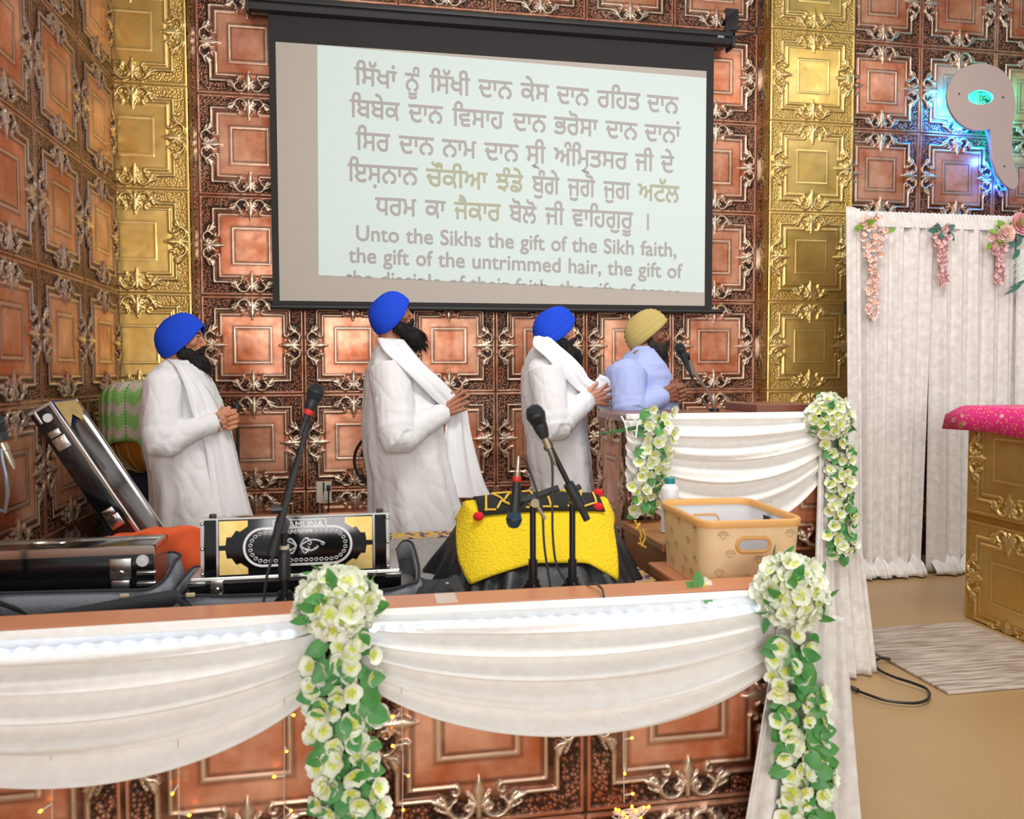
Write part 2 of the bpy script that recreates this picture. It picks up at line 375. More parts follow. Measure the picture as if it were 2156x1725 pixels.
# ------------------------------------------------------------------ draped cloth
def velvet(name, rgb, rgb2, sc=14):
    m = mat(name, rgb, .75, sheen=.4, spec=.25, var=(sc, rgb2, 2.5), bump=(55, .25)); return m
M_CREAM = velvet('cream_crushed_velvet', (248, 246, 243), (240, 236, 230), 30)
M_WHITEV = velvet('white_crushed_velvet', (242, 238, 234), (222, 215, 209), 24)
def swag(name, A, B, dzA, dzB, sag, folds, label, depth=.05, top=.0, nu=90, nv=110, seed=1, amp=.024, bend=1.0, th0=0., skew=.5):
    """cloth hung between A and B: gathered at both ends over dzA / dzB, its lower edge falling by sag in the middle"""
    A = Vector(A); B = Vector(B); r = random.Random(seed); ph = [r.uniform(-.5, .5) for _ in range(8)]
    P = []
    for i in range(nu+1):
        s = i/nu; w = 4*s*(1-s); w = w**.8; row = []
        for j in range(nv+1):
            t = j/nv; base = A.lerp(B, s)
            z = base.z-(dzA*(1-s)+dzB*s)*t-sag*(t**1.05)*w*(1-.25*(1-t))
            wave = math.sin(2*PI*folds*(t**.9)+ph[0]+.9*(s-.5)+.35*math.sin(5*s+ph[1]))
            sub = math.sin(2*PI*folds*2.3*t+ph[2]*6+3*s)
            env = smooth01(t/.12)*(.45+.55*w)
            sharpw = (abs(wave)**.7)*(1 if wave > 0 else -1)
            y = base.y-depth*(.25+.75*w)*math.sin(PI*min(1, t*1.02))**.8*.5-amp*(sharpw+.25*sub)*env-.004
            z -= .5*amp*wave*env
            if j == nv: y += .012
            row.append((base.x, y, z))
        P.append(row)
    b = MB(); b.grid(P); o = b.build(name, M_CREAM, auto=False)
    md = o.modifiers.new('thickness', 'SOLIDIFY'); md.thickness = .004; md.offset = 1
    return tag(o, label, 'cloth')
def smooth01(x): x = max(0., min(1., x)); return x*x*(3-2*x)
YF = -3.118
swag('fabric_swag', (-.40, YF, .728), (.865, YF, .733), .12, .18, .245, 5.5, 'cream velvet swag hanging from the left half of the stage front', seed=3, depth=.06)
swag('fabric_swag', (.955, YF, .733), (2.16, YF, .728), .18, .20, .195, 5.5, 'cream velvet swag hanging between the middle and right garlands of the stage front', seed=5, depth=.06)
swag('fabric_swag', (LX0-.01, LYF-.018, LZ+.006), (LX1-.03, LYF-.018, LZ+.006), .28, .26, .255, 5.5, 'white velvet swag across the lectern front', seed=8, depth=.06, amp=.020)
def hanging(name, top, bot, label, m, folds=5, amp=.02, nu=60, nv=40, cat='cloth', flare=0., seed=1, thick=.004, floor=None):
    """cloth hanging from polyline top (list of pts) to polyline bot"""
    r = random.Random(seed); p = [r.uniform(0, 6.28) for _ in range(6)]
    def pl(q, s):
        x = s*(len(q)-1); i = min(int(x), len(q)-2); return Vector(q[i]).lerp(Vector(q[i+1]), x-i)
    P = []
    for i in range(nu+1):
        s = i/nu; a = pl(top, s); c = pl(bot, s); row = []
        for j in range(nv+1):
            t = j/nv; q = a.lerp(c, t)
            wv = math.sin(2*PI*folds*s+p[0]+.5*math.sin(3*t+p[1]))+.45*math.sin(2*PI*folds*2.1*s+p[2]+t)+.3*math.sin(2*PI*folds*.6*s+p[3]-1.5*t)
            row.append((q.x+.3*amp*math.sin(2*PI*folds*s+p[4])*t, q.y-amp*wv*(.5+.5*t), q.z))
        P.append(row)
    b = MB(); b.grid(P); o = b.build(name, m, auto=False)
    md = o.modifiers.new('thickness', 'SOLIDIFY'); md.thickness = thick; md.offset = 0
    return tag(o, label, cat) if label else o
hanging('fabric_drape', [(2.93, -2.03, 1.10), (3.06, -2.03, 1.08)], [(2.86, -2.10, .012), (3.22, -2.05, .012)], 'white velvet tail hanging from the right corner of the lectern to the floor', M_WHITEV, 4, .02, seed=2)
hanging('fabric_drape', [(2.13, -3.14, .66), (2.34, -3.14, .64)], [(1.99, -3.19, .012), (2.38, -3.16, .012)], 'white velvet tail hanging below the right front garland to the floor', M_WHITEV, 4, .022, seed=4)
hanging('fabric_drape', [(LX0-.02, LYF-.03, 1.15), (2.16, LYF-.03, 1.15)], [(2.10, LYF-.035, .80), (2.17, LYF-.035, .80)], 'short white velvet end hanging behind the left lectern garland', M_WHITEV, 2, .012, seed=6)
# LED strip under the stage edge
M_LED = mat('led_lens', (225, 238, 255), .3, emit=(190, 222, 255), es=5.)
def leds(xa, xb, n, za, zb, label):
    t = thing('led_strip', label, 'light strip', ((xa+xb)/2, YF-.03, za))
    b = MB(); y = YF-.026
    P = [Vector((xa+(xb-xa)*k/12, y-.0, za+(zb-za)*k/12)) for k in range(13)]
    b.grid([[(p.x, p.y, p.z-.006), (p.x, p.y, p.z+.006)] for p in P]); rel(b.build('tape', mat('led_tape', (235, 240, 250), .4)), t)
    m = MB().box((0, 0, 0), (.017, .008, .017), bev=.004).mesh('led', M_LED)
    for k in range(n):
        o = link('led', m, t); f = (k+.5)/n; o.location = Vector((xa+(xb-xa)*f, y-.004, za+(zb-za)*f)); o.matrix_parent_inverse = Matrix.Translation(t.location).inverted()
leds(-.30, .80, 23, .683, .690, 'strip of white blue light dots along the left swag of the stage')
leds(.92, 2.10, 25, .690, .683, 'strip of white blue light dots along the middle swag of the stage')
# ------------------------------------------------------------------ flower garlands
M_PET = mat('white_petal', (246, 247, 238), .6, var=(40, (236, 240, 214), 2)); M_PETC = mat('lime_petal_centre', (214, 222, 96), .6); M_LEAF = mat('green_leaf', (58, 132, 62), .45, var=(30, (96, 164, 84), 2)); M_STEM = mat('green_stem', (64, 112, 62), .5)
def flower_mesh(name, r, n=5, cup=.35, seed=1, m1=None, m2=None, m3=None):
    rr = random.Random(seed); b = MB()
    for k in range(n):
        a = 2*PI*k/n+rr.uniform(-.15, .15); ca, sa = math.cos(a), math.sin(a); L = r*rr.uniform(.9, 1.1); c = cup*rr.uniform(.6, 1.4); P = []
        for i in range(5):
            q = i/4; wid = L*.66*math.sin(PI*(.12+.76*q))**.7; row = []
            for j in range(5):
                v = (j-2)/2; x = L*q*(1-.12*v*v*q); y = wid*v; z = L*(c*q*q*.8-.10*math.sin(q*PI)+.16*v*v*q)
                row.append((x*ca-y*sa, x*sa+y*ca, z))
            P.append(row)
        for i in range(4):
            b.use(m2 if i == 0 else (m3 or m1) if i == 1 else m1); b.grid([P[i], P[i+1]])
    b.use(m2); b.ell((0, 0, r*.04), (r*.13, r*.13, r*.1), nu=6, nv=4)
    return b.mesh(name)
FL = [flower_mesh('flower', .026, 5, .35, k, M_PET, M_PETC, mat('pale_lime_petal', (230, 238, 176), .6)) for k in range(4)]
def leaf_into(b, p, d, n, L, wd=.5):
    d = Vector(d).normalized(); n = Vector(n); n = (n-d*n.dot(d)).normalized(); sd = d.cross(n); P = []
    for i in range(6):
        q = i/5; wv = L*wd*.5*math.sin(PI*min(1, q*.93+.05))**.8; c = Vector(p)+d*L*q-n*L*.25*q*q
        P.append([c-sd*wv+n*wv*.25, c, c+sd*wv+n*wv*.25])
    b.grid(P)
def garland(root, spine, heads, trail_n, leaf_n, label=None, seed=1, rad=.05, size=1., toward=(0, -1, .15), head_center=None, head_r=None, back=None):
    """spine: polyline; heads: number of flowers on the rounded head; trail_n along the spine"""
    r = random.Random(seed); tw = Vector(toward).normalized(); sp = [Vector(p) for p in spine]; lo = MB(); stems = MB()
    inv = Matrix.Translation(root.location).inverted()
    def put(p, n, s):
        o = link('flower', r.choice(FL), root); q = Vector(n).to_track_quat('Z', 'Y'); o.rotation_mode = 'QUATERNION'; o.rotation_quaternion = q @ Quaternion((0, 0, 1), r.uniform(0, 6)); o.location = p; o.scale = (s, s, s); o.matrix_parent_inverse = inv
    if heads:
        ga = PI*(3-5**.5); k = 0; i = 0
        while k < heads and i < heads*4:
            z = 1-2*(i+.5)/(heads*1.75); i += 1
            if z < -1: break
            a = ga*i; d = Vector((math.cos(a)*math.sqrt(max(0, 1-z*z)), math.sin(a)*math.sqrt(max(0, 1-z*z)), z))
            if d.y > .35: continue
            c = Vector(head_center); p = c+Vector((d.x*head_r[0], d.y*head_r[1], d.z*head_r[2]))*r.uniform(.88, 1.06)
            put(p, d+Vector((r.uniform(-.3, .3), r.uniform(-.3, .1), r.uniform(-.3, .3))), size*r.uniform(.85, 1.15)); k += 1
            if k % 4 == 0: leaf_into(lo, c+Vector((d.x*head_r[0], d.y*head_r[1], d.z*head_r[2]))*.9, d+Vector((r.uniform(-1, 1), 0, r.uniform(-1, 1))), d, .05*size)
        b2 = MB(); b2.ell(head_center, [x*.8 for x in head_r]); rel(b2.build('foam_ball', M_STEM), root)
    def pt(f):
        x = f*(len(sp)-1); i = min(int(x), len(sp)-2); return sp[i].lerp(sp[i+1], x-i), (sp[i+1]-sp[i]).normalized()
    for k in range(trail_n):
        f = (k+r.random())/trail_n; p, t = pt(f); sd = t.cross(tw).normalized()
        off = r.uniform(-1, 1); q = p+sd*off*rad+tw*r.uniform(.0, .025)
        put(q, tw+sd*off*.8+Vector((r.uniform(-.5, .5), r.uniform(-.3, .1), r.uniform(-.7, .6))), size*r.uniform(.7, 1.1))
    for k in range(leaf_n):
        f = (k+r.random())/leaf_n; p, t = pt(f); sd = t.cross(tw).normalized(); off = r.uniform(-1, 1)
        d = t*r.uniform(.0, 1)+sd*(off*1.1)+tw*r.uniform(.0, .4)
        leaf_into(lo, p+sd*off*rad*.6+tw*r.uniform(-.005, .012), d, tw+sd*off*.4, r.uniform(.04, .062)*size, .72)
    for k in (-1, 0, 1):
        stems.tube([p+Vector((k*.018*math.sin(i*2.1+k), 0, 0)) for i, p in enumerate(sp)], .0025, 5)
    rel(stems.build('stem', M_STEM), root)
    if lo.v: rel(lo.build('foliage', M_LEAF, auto=False), root)
    return root
y = -3.20
g = thing('flower_garland', 'white and lime flower garland hanging at the middle of the stage front', 'garland', (.90, y, 0))
garland(g, [at(px, py, 1, y) for px, py in ((718, 1350), (724, 1450), (728, 1560), (734, 1650), (738, 1735))], 52, 64, 84, seed=11, rad=.082, size=1.16, head_center=at(712, 1272, 1, y+.03), head_r=(.092, .075, .085))
g = thing('flower_garland', 'white and lime flower garland hanging at the right end of the stage front', 'garland', (2.17, y, 0))
garland(g, [at(px, py, 1, y) for px, py in ((1672, 1330), (1682, 1450), (1688, 1560), (1692, 1650), (1696, 1735))], 66, 62, 80, seed=12, rad=.082, size=1.14, head_center=at(1666, 1250, 1, y+.03), head_r=(.088, .08, .105))
y = LYF-.075
g = thing('flower_garland', 'white and lime flower garland hanging at the left edge of the lectern', 'garland', (2.2, y, .8))
pp = [at(px, py, 1, y) for px, py in ((1385, 862), (1384, 930), (1368, 985), (1362, 1035), (1358, 1080))]
garland(g, pp, 0, 80, 40, seed=13, rad=.07, size=1.0)
b = MB()
for k in range(4): b.tube([at(1392, 888+k*3, 1, y), at(1340, 898+k*2, 1, y-.01), at(1258+k*14, 914-k, 1, y-.02)], .0028, 5)
rel(b.build('stem', M_STEM), g)
b = MB(); q = at(1318, 905, 1, y-.02); b.tube([q+Vector((0, .06, .05)), q+Vector((-.012, -.02, .03)), q+Vector((0, -.02, -.02)), q+Vector((.035, -.02, -.03)), q+Vector((.05, 0, .03)), q+Vector((.02, .04, .06))], .004, 6); rel(b.build('tie_cord', mat('white_cord', (240, 240, 238), .6)), g)
g = thing('flower_garland', 'white and lime flower garland hanging at the right corner of the lectern', 'garland', (2.95, y, 0))
pp = [at(px, py, 1, y) for px, py in ((1755, 920), (1770, 985), (1772, 1060), (1768, 1120), (1775, 1165))]
garland(g, pp, 54, 76, 56, seed=14, rad=.06, size=1.0, head_center=at(1746, 882, 1, y+.02), head_r=(.095, .06, .10))
# ------------------------------------------------------------------ people
def skin_mat(name, rgb, rgb2):
    m = mat(name, rgb, .5, var=(18, rgb2, 2.2), bump=(220, .12)); p = m.node_tree.nodes['Principled BSDF']
    p.inputs['Subsurface Weight'].default_value = .08; p.inputs['Subsurface Radius'].default_value = (.012, .005, .003); return m
M_EYEW = mat('eye_white', (226, 218, 208), .25); M_IRIS = mat('dark_iris', (38, 24, 16), .2)
M_BEARD = mat('black_hair', (26, 22, 20), .75, bump=(160, .8)); M_BEARDB = mat('dark_brown_hair', (48, 34, 26), .75, bump=(160, .8))
M_COTTON = mat('white_cotton', (234, 233, 234), .85, spec=.2, bump=(26, .18)); M_COTTON2 = mat('bright_white_cotton', (244, 244, 246), .85, spec=.2, bump=(26, .15))
M_BLUE = mat('royal_blue_cloth', (30, 74, 210), .8, spec=.2, bump=(34, .12)); M_KHAKI = mat('olive_gold_cloth', (190, 168, 104), .8, spec=.2, bump=(34, .12)); M_NAVY = mat('navy_cloth', (36, 40, 92), .8)
M_SHIRT = mat('light_blue_shirt_cotton', (172, 184, 232), .8, spec=.2, bump=(30, .2)); M_SLACK = mat('dark_trouser_cloth', (52, 52, 60), .8)
def remeshed(b, name, vox, m, it=4, fac=.5):
    me = b.mesh(name+'_raw', None); o = bpy.data.objects.new(name+'_raw', me); COL.objects.link(o)
    r = o.modifiers.new('r', 'REMESH'); r.mode = 'VOXEL'; r.voxel_size = vox
    if it: s = o.modifiers.new('s', 'SMOOTH'); s.iterations = it; s.factor = fac
    dg = bpy.context.evaluated_depsgraph_get(); dg.update()
    nm = bpy.data.meshes.new_from_object(o.evaluated_get(dg)); bpy.data.objects.remove(o); bpy.data.meshes.remove(me)
    nm.name = name; nm.materials.clear(); nm.materials.append(m)
    nm.polygons.foreach_set('use_smooth', [True]*len(nm.polygons)); return nm
def frame(c, pitch, yaw, roll=0., s=1.):
    """head frame: +X is the way the face looks"""
    return Matrix.Translation(c) @ Matrix.Rotation(yaw, 4, 'Z') @ Matrix.Rotation(-pitch, 4, 'Y') @ Matrix.Rotation(roll, 4, 'X') @ Matrix.Scale(s, 4)
def head_into(b, F):
    E = lambda c, r: b.ell(c, r, F, 18, 12)
    def K(a, c, ra, rb): b.cap(F @ Vector(a), F @ Vector(c), ra*F.median_scale, rb*F.median_scale)
    E((-.004, 0, .03), (.086, .072, .078)); E((.022, 0, -.012), (.068, .064, .088)); E((.018, 0, -.072), (.066, .056, .046)); E((.062, 0, -.098), (.026, .03, .022))
    E((.062, 0, .03), (.028, .056, .046)); E((.082, 0, .02), (.016, .046, .012))
    K((.088, 0, .010), (.111, 0, -.027), .0095, .0115); E((.108, 0, -.032), (.014, .011, .0095)); E((.099, .013, -.036), (.012, .009, .008)); E((.099, -.013, -.036), (.012, .009, .008))
    for s in (-1, 1):
        E((.056, s*.044, -.022), (.028, .02, .022)); E((-.006, s*.077, -.012), (.02, .010, .033)); E((-.002, s*.072, -.02), (.016, .012, .02))
        E((.0775, s*.033, .0115), (.015, .019, .0062)); E((.077, s*.033, -.0068), (.0135, .018, .0052))
    E((.086, 0, -.055), (.018, .026, .012)); E((.094, 0, -.060), (.012, .022, .0055)); E((.092, 0, -.070), (.012, .020, .0065))
def eyes_into(b, F):
    for s in (-1, 1):
        b.use(M_EYEW); b.ell((.0735, s*.032, .003), (.0115, .0125, .0105), F, 12, 8)
        b.use(M_IRIS); b.ell((.0822, s*.0335, .003), (.0042, .0062, .0064), F, 10, 6)
def hand_flat(b, w, d, up, near, spread=1., curl=.12, L=1., thumb=.9):
    """w wrist, d finger direction, up towards the thumb side, near towards the back of the hand"""
    d = Vector(d).normalized(); up = Vector(up); up = (up-d*up.dot(d)).normalized(); n = Vector(near); n = (n-d*n.dot(d)-up*n.dot(up)).normalized(); w = Vector(w)
    P = lambda a, bb, c=0.: w+d*a*L+up*bb*L+n*c*L
    for k, (bk, ak, Lk) in enumerate(((.029, .090, .070), (.010, .096, .079), (-.010, .091, .073), (-.028, .081, .057))):
        kn = P(ak, bk); b.cap(P(.0, bk*.5), kn, .0165*L, .0115*L)
        a0 = math.radians((11, 3, -5, -14)[k])*spread; dd = (d*math.cos(a0)+up*math.sin(a0)); p = kn; r = .0100
        for i, fr in enumerate((.45, .31, .24)):
            dd = (dd-n*curl*(i+.3)).normalized(); q = p+dd*Lk*fr*L; b.cap(p, q, r*L, (r-.0008)*L); p = q; r -= .0008
    b.cap(P(.012, .016), P(.045, .046, -.008), .016*L, .0125*L); b.cap(P(.045, .046, -.008), P(.078, .056+.012*thumb, -.012), .0122*L, .0105*L); b.cap(P(.078, .056+.012*thumb, -.012), P(.104, .058+.016*thumb, -.014), .0105*L, .0085*L)
def hands_clasped(b, wr, wl, tip, L=1.):
    """both hands folded, fingers interlaced; the right hand is the one nearer the camera (-Y)"""
    tip = Vector(tip); wr = Vector(wr); wl = Vector(wl); d = (tip-(wr+wl)/2); d.y = 0; d.normalize(); up = Vector((-d.z, 0, d.x)); n = Vector((0, -1, 0)); C = tip-d*.028*L
    P = lambda a, bb, c: C+d*a*L+up*bb*L+n*c*L
    for k in range(4):
        bk = (.033, .011, -.011, -.032)[k]; sh = (0, .004, .001, -.008)[k]
        b.cap(wr+up*bk*.5*L, P(-.022+sh, bk+.004, .016), .0165*L, .0115*L); b.cap(wl+up*bk*.5*L, P(-.022+sh, bk-.006, -.016), .0165*L, .0115*L)
        q = [P(-.022+sh, bk+.004, .016), P(.020+sh, bk+.005, .009), P(.026+sh, bk+.003, -.016), P(.004+sh, bk, -.032)]
        for i in range(3): b.cap(q[i], q[i+1], (.0096-.0006*i)*L, (.009-.0006*i)*L)
        q = [P(-.022+sh, bk-.006, -.016), P(.022+sh, bk-.006, -.006), P(.022+sh, bk-.007, .020), P(-.012+sh, bk-.009, .033)]
        for i in range(3): b.cap(q[i], q[i+1], (.0096-.0006*i)*L, (.009-.0006*i)*L)
    b.cap(wr+up*.016, P(-.03, .044, .012), .016*L, .012*L); b.cap(P(-.03, .044, .012), P(.002, .056, .0), .0115*L, .0095*L)
    b.cap(wl+up*.016, P(-.035, .046, -.012), .016*L, .012*L); b.cap(P(-.035, .046, -.012), P(-.024, .062, .010), .0115*L, .0095*L)
def ring_loft(rows, n=44, fold=None, ex=2.4):
    """rows: (z, xb, xf, half width, yc) bottom to top"""
    P = []
    for z, xb, xf, hw, yc in rows:
        c = (xb+xf)/2; a = (xf-xb)/2; row = []
        for k in range(n):
            th = 2*PI*k/n; ct, st_ = math.cos(th), math.sin(th); f = 1+(fold(th, z) if fold else 0)
            row.append((c+a*f*math.copysign(abs(ct)**(2/ex), ct), yc+hw*f*math.copysign(abs(st_)**(2/ex), st_), z))
        P.append(row)
    return P
def loft_into(b, P):
    n = len(P[0]); vs = [p for r in P for p in r]; fs = []
    for i in range(len(P)-1):
        for k in range(n): fs.append((i*n+k, i*n+(k+1) % n, (i+1)*n+(k+1) % n, (i+1)*n+k))
    fs.append(tuple(range(n-1, -1, -1))); fs.append(tuple((len(P)-1)*n+k for k in range(n))); b.add(vs, fs)
def interp_rows(rows, step=.02):
    out = []
    for a, c in zip(rows, rows[1:]):
        m = max(1, int(abs(c[0]-a[0])/step))
        for i in range(m): t = i/m; out.append(tuple(a[j]+(c[j]-a[j])*t for j in range(5)))
    out.append(rows[-1]); return out
def turban(F, parent, m, pleats=8, amp=.0022, L1=.134, L2=.099, H=.133, O=(-.010, 0, -.022), ncut=(.66, 0, -.75), under=None, peak=.006, drop=.036):
    a = Vector((-ncut[0], 0, -ncut[2])).normalized(); e1 = Vector((a.z, 0, -a.x)); e2 = Vector((0, 1, 0)); O = Vector(O); P = []; nu, nv = 72, 44
    for i in range(nu):
        ph = 2*PI*i/nu; row = []
        for j in range(nv+1):
            t = j/nv; th = -.35+t*(PI/2+.35); R = max(0, math.cos(th))**(.90-.18*math.cos(ph)); hh = math.sin(th)**(.92-.08*math.cos(ph)) if th > 0 else math.sin(th)*.3
            fr = max(0, math.cos(ph))**6
            rim = (1-t)**2; back = max(0, -math.cos(ph))
            d = amp*(1.5*abs(math.sin(PI*pleats*t+.5*math.cos(2*ph)))**.6-.9)*math.sin(PI*min(1, t*1.02+.03))
            d += .0016*math.sin(3*ph+5*t)
            L = L1+.012*math.cos(ph); p = O+e1*((L+d+peak*fr*(.3+.7*t))*math.cos(ph)*R)+e2*((L2+d)*math.sin(ph)*R)+a*(H*hh+d-drop*rim*math.sin(ph)**2*(1.25 if math.sin(ph) > 0 else 1)-.012*rim*max(0, math.sin(ph))*fr)
            row.append(F @ p)
        P.append(row)
    b = MB(); b.grid(P, closed_u=True); o = rel(b.build('turban', m, auto=False), parent); s = o.modifiers.new('thickness', 'SOLIDIFY'); s.thickness = .006; s.offset = -1
    if under:
        b = MB(); b.ell((.004, 0, .060), (.089, .068, .055), F, 24, 14); rel(b.build('under_turban', under, auto=False), o)
    return o
def beard(F, parent, m, tip, tipr, fluff=1., full=1., seed=1, mous=1.):
    b = MB(); sc = F.median_scale; K = lambda p, q, ra, rb: b.cap(F @ Vector(p), F @ Vector(q), ra*sc, rb*sc)
    for s in (-1, 1):
        K((.006, s*.068, -.030), (.020, s*.062, -.074), .013, .026*full); K((.020, s*.062, -.074), (.062, s*.034, -.106), .026*full, .034*full); K((.012, s*.052, -.088), Vector((.0, 0, -.02))+Vector(tip)*.5, .026*full, tipr*.8); K((.05, s*.055, -.062), (.066, s*.04, -.09), .012, .024*full)
        K((.107, s*.003, -.0475), (.090, s*.030, -.064), .0085*mous, .0095*mous); K((.090, s*.030, -.064), (.07, s*.042, -.09), .0095, .02*full)
        K((.05, s*.04, -.10), Vector((.02, s*.03, -.03))+Vector(tip)*.62, .028*full, tipr*.9)
    K((.072, 0, -.104), Vector((.072, 0, -.104)).lerp(Vector(tip), .55), .034*full, tipr*1.25); K(Vector((.072, 0, -.104)).lerp(Vector(tip), .55), tip, tipr*1.25, tipr*.5)
    me = remeshed(b, 'beard', .0045, m, 2); n = len(me.vertices); co = np.empty(n*3, 'f'); me.vertices.foreach_get('co', co); co = co.reshape(-1, 3)
    no = np.empty(n*3, 'f'); me.vertices.foreach_get('normal', no); no = no.reshape(-1, 3); r = random.Random(seed)
    dsp = np.array([mnoise.noise(Vector(c)*70)*.5+mnoise.noise(Vector(c)*150)*.4 for c in co])*.006*fluff; co2 = co+no*dsp[:, None]
    me.vertices.foreach_set('co', co2.astype('f').ravel()); me.update()
    o = rel(link('beard', me), parent)
    hb = MB(); tw = F @ Vector(tip); dn = (tw-(F @ Vector((.07, 0, -.09)))).normalized()
    for q in range(int(950*fluff)):
        i = r.randrange(n); p = Vector(co2[i]); nn = Vector(no[i])
        dr = (nn*.6+dn*1.1+Vector((r.uniform(-.5, .5), r.uniform(-.5, .5), r.uniform(-.6, .2)))).normalized(); Ln = r.uniform(.010, .036)*(1.15 if (p-tw).length < .09 else .5)
        c1 = p+dr*Ln*.5+Vector((r.uniform(-.003, .003), 0, r.uniform(-.003, .003))); hb.tube([p-nn*.002, c1, p+dr*Ln+Vector((0, 0, -.3*Ln))], [.0016, .0012, .0004], 3, caps=False)
    h = hb.build('beard_strands', m, auto=False); h.parent = o; h.matrix_parent_inverse = Matrix.Identity(4)
    return o
def ribbon(name, rows, m, parent, nj=14, thick=.006, folds=3., amp=.008, seed=1, sub=6):
    """rows: (p, q) edge pairs along the strip"""
    r = random.Random(seed); p0 = r.uniform(0, 6); A = [Vector(a) for a, c in rows]; B = [Vector(c) for a, c in rows]
    def cr(Q, x):
        n = len(Q)-1; i = min(int(x), n-1); t = x-i; p1, p2 = Q[i], Q[i+1]; q0 = Q[max(i-1, 0)]; q3 = Q[min(i+2, n)]
        return .5*((2*p1)+(p2-q0)*t+(2*q0-5*p1+4*p2-q3)*t*t+(3*p1-q0-3*p2+q3)*t**3)
    N = (len(rows)-1)*sub; P = []
    for i in range(N+1):
        x = i/sub; a, c = cr(A, x), cr(B, x); row = []
        for j in range(nj+1):
            s = j/nj; q = a.lerp(c, s); w = math.sin(2*PI*folds*s+p0+.35*x)+.5*math.sin(2*PI*folds*1.9*s+2*p0-.5*x)
            row.append(q+Vector((.2*amp*w, -amp*w-.012*math.sin(PI*s), .15*amp*w)))
        P.append(row)
    b = MB(); b.grid(P); o = b.build(name, m, auto=False); md = o.modifiers.new('thickness', 'SOLIDIFY'); md.thickness = thick; md.offset = 0
    return rel(o, parent)
def person(Y, label, prof, head, sh, el, wr, tip, skin, cloth, pose, hem, foot, widths, beardargs, turbargs, trouser, sl=(.092, .082, .072, .050), clothname='kurta', ring_wr=0., yo=(.275, .20, .13), far=.03, fy=1., seed=1, bmat=None, brow=(26, 20, 16)):
    """prof: (pixel row, back, front) of the torso silhouette in the plane y = Y; joints in pixels, world metres after conversion"""
    rows = []
    for (py, xb, xf), hw in zip(prof, widths):
        p, q = at(xb, py, 1, Y), at(xf, py, 1, Y); rows.append(((p.z+q.z)/2, p.x, q.x, hw, Y))
    rows.sort(key=lambda r: r[0]); z0, xb, xf, hw, _ = rows[0]
    if hem < z0: rows.insert(0, (hem, xb-.005, xf+.015*(z0-hem)/.3, hw*1.03, Y))
    S = [at(sh[0], sh[1], 1, Y-.17), at(el[0], el[1], 1, Y-yo[0]), at(wr[0], wr[1], 1, Y-yo[1])]
    mir = lambda p: Vector((p.x+far, Y+(Y-p.y)*fy, p.z))
    Lf = [mir(S[0]), mir(S[1]), Vector((S[2].x+.01, Y-yo[2]+.10, S[2].z))]; T = at(tip[0], tip[1], 1, Y-yo[2])
    root_loc = Vector((foot, Y, 0))
    F0 = frame((0, 0, 0), head[2], head[3], 0, head[4]); ye = -.033 if abs(head[3]) > .2 else 0.
    F = Matrix.Translation(at(head[0], head[1], 1, Y+head[5]) - F0 @ Vector((.070, ye, .003))) @ F0
    # --- skin: one continuous surface
    b = MB(); head_into(b, F)
    top = rows[-1]; cx = (top[1]+top[2])/2
    b.cap(F @ Vector((-.022, 0, -.05)), Vector((cx, Y, top[0]-.03)), .056, .062)
    tr = [(z, x1+.25*(x2-x1)*.12, x2-.14*(x2-x1), h*.8, y) for z, x1, x2, h, y in rows if z > .75]
    for zz in ():
        pass
    base = tr[0]; tr = [(.78, base[1]+.02, base[2]-.05, min(.17, base[3]*.75), Y)]+[t for t in tr if t[0] > .85]
    loft_into(b, ring_loft(tr, 28))
    for A in (S, Lf):
        b.cap(A[0], A[1], .056, .043); b.cap(A[1], A[2], .043, .029)
    hx = (base[1]+base[2])/2
    for s in (-1, 1):
        b.cap((hx, Y+s*.095, .86), (foot+.02, Y+s*.10, .46), .085, .058); b.cap((foot+.02, Y+s*.10, .46), (foot-.02, Y+s*.10, .09), .056, .040)
        b.cap((foot-.04, Y+s*.10, .045), (foot+.14, Y+s*.12, .032), .042, .030)
    if pose == 'clasp':
        hands_clasped(b, S[2], Lf[2]+Vector((0, 0, 0)), T, 1.0)
    elif pose == 'pray':
        d = T-S[2]; hand_flat(b, Vector((S[2].x, Y-yo[2], S[2].z)), (d.x, -.0, d.z), (-d.z, 0, d.x), (0, -1, 0), .85, .03, 1.06, .2); b.cap(S[2], (S[2].x+.01, Y-yo[2], S[2].z), .029, .026)
        hand_flat(b, Vector((S[2].x+.012, Y-yo[2]+.045, S[2].z+.012)), (d.x, .02, d.z+.02), (-d.z, 0, d.x), (0, 1, 0), .7, .03, 1.04, .2); b.cap(Lf[2], (S[2].x+.01, Y-yo[2]+.045, S[2].z+.01), .029, .026)
    elif pose == 'spread':
        d = T-S[2]; hand_flat(b, S[2], (d.x, .05, d.z), (-d.z, 0, d.x), (0, -1, .1), 1.9, .03, 1.0, .6)
        hand_flat(b, Lf[2], (d.x, -.02, d.z), (-d.z, 0, d.x), (0, 1, 0), .8, .12, 1.0)
    me = remeshed(b, 'person', .0036, skin, 3, .45)
    e = MB(); eyes_into(e, F); em = e.mesh('eyes')
    bm = bmesh.new(); bm.from_mesh(me); n0 = len(bm.faces); bm.from_mesh(em); bm.faces.ensure_lookup_table()
    for i, f in enumerate(list(bm.faces)[n0:]): f.material_index = 1+em.polygons[i].material_index; f.smooth = True
    for v in bm.verts: v.co -= root_loc
    bm.to_mesh(me); bm.free(); me.materials.append(M_EYEW); me.materials.append(M_IRIS); bpy.data.meshes.remove(em)
    root = link('person', me); root.location = root_loc; tag(root, label, 'person')
    # --- clothing
    r = random.Random(seed); ph = [r.uniform(0, 6.28) for _ in range(6)]
    zt = rows[-1][0]
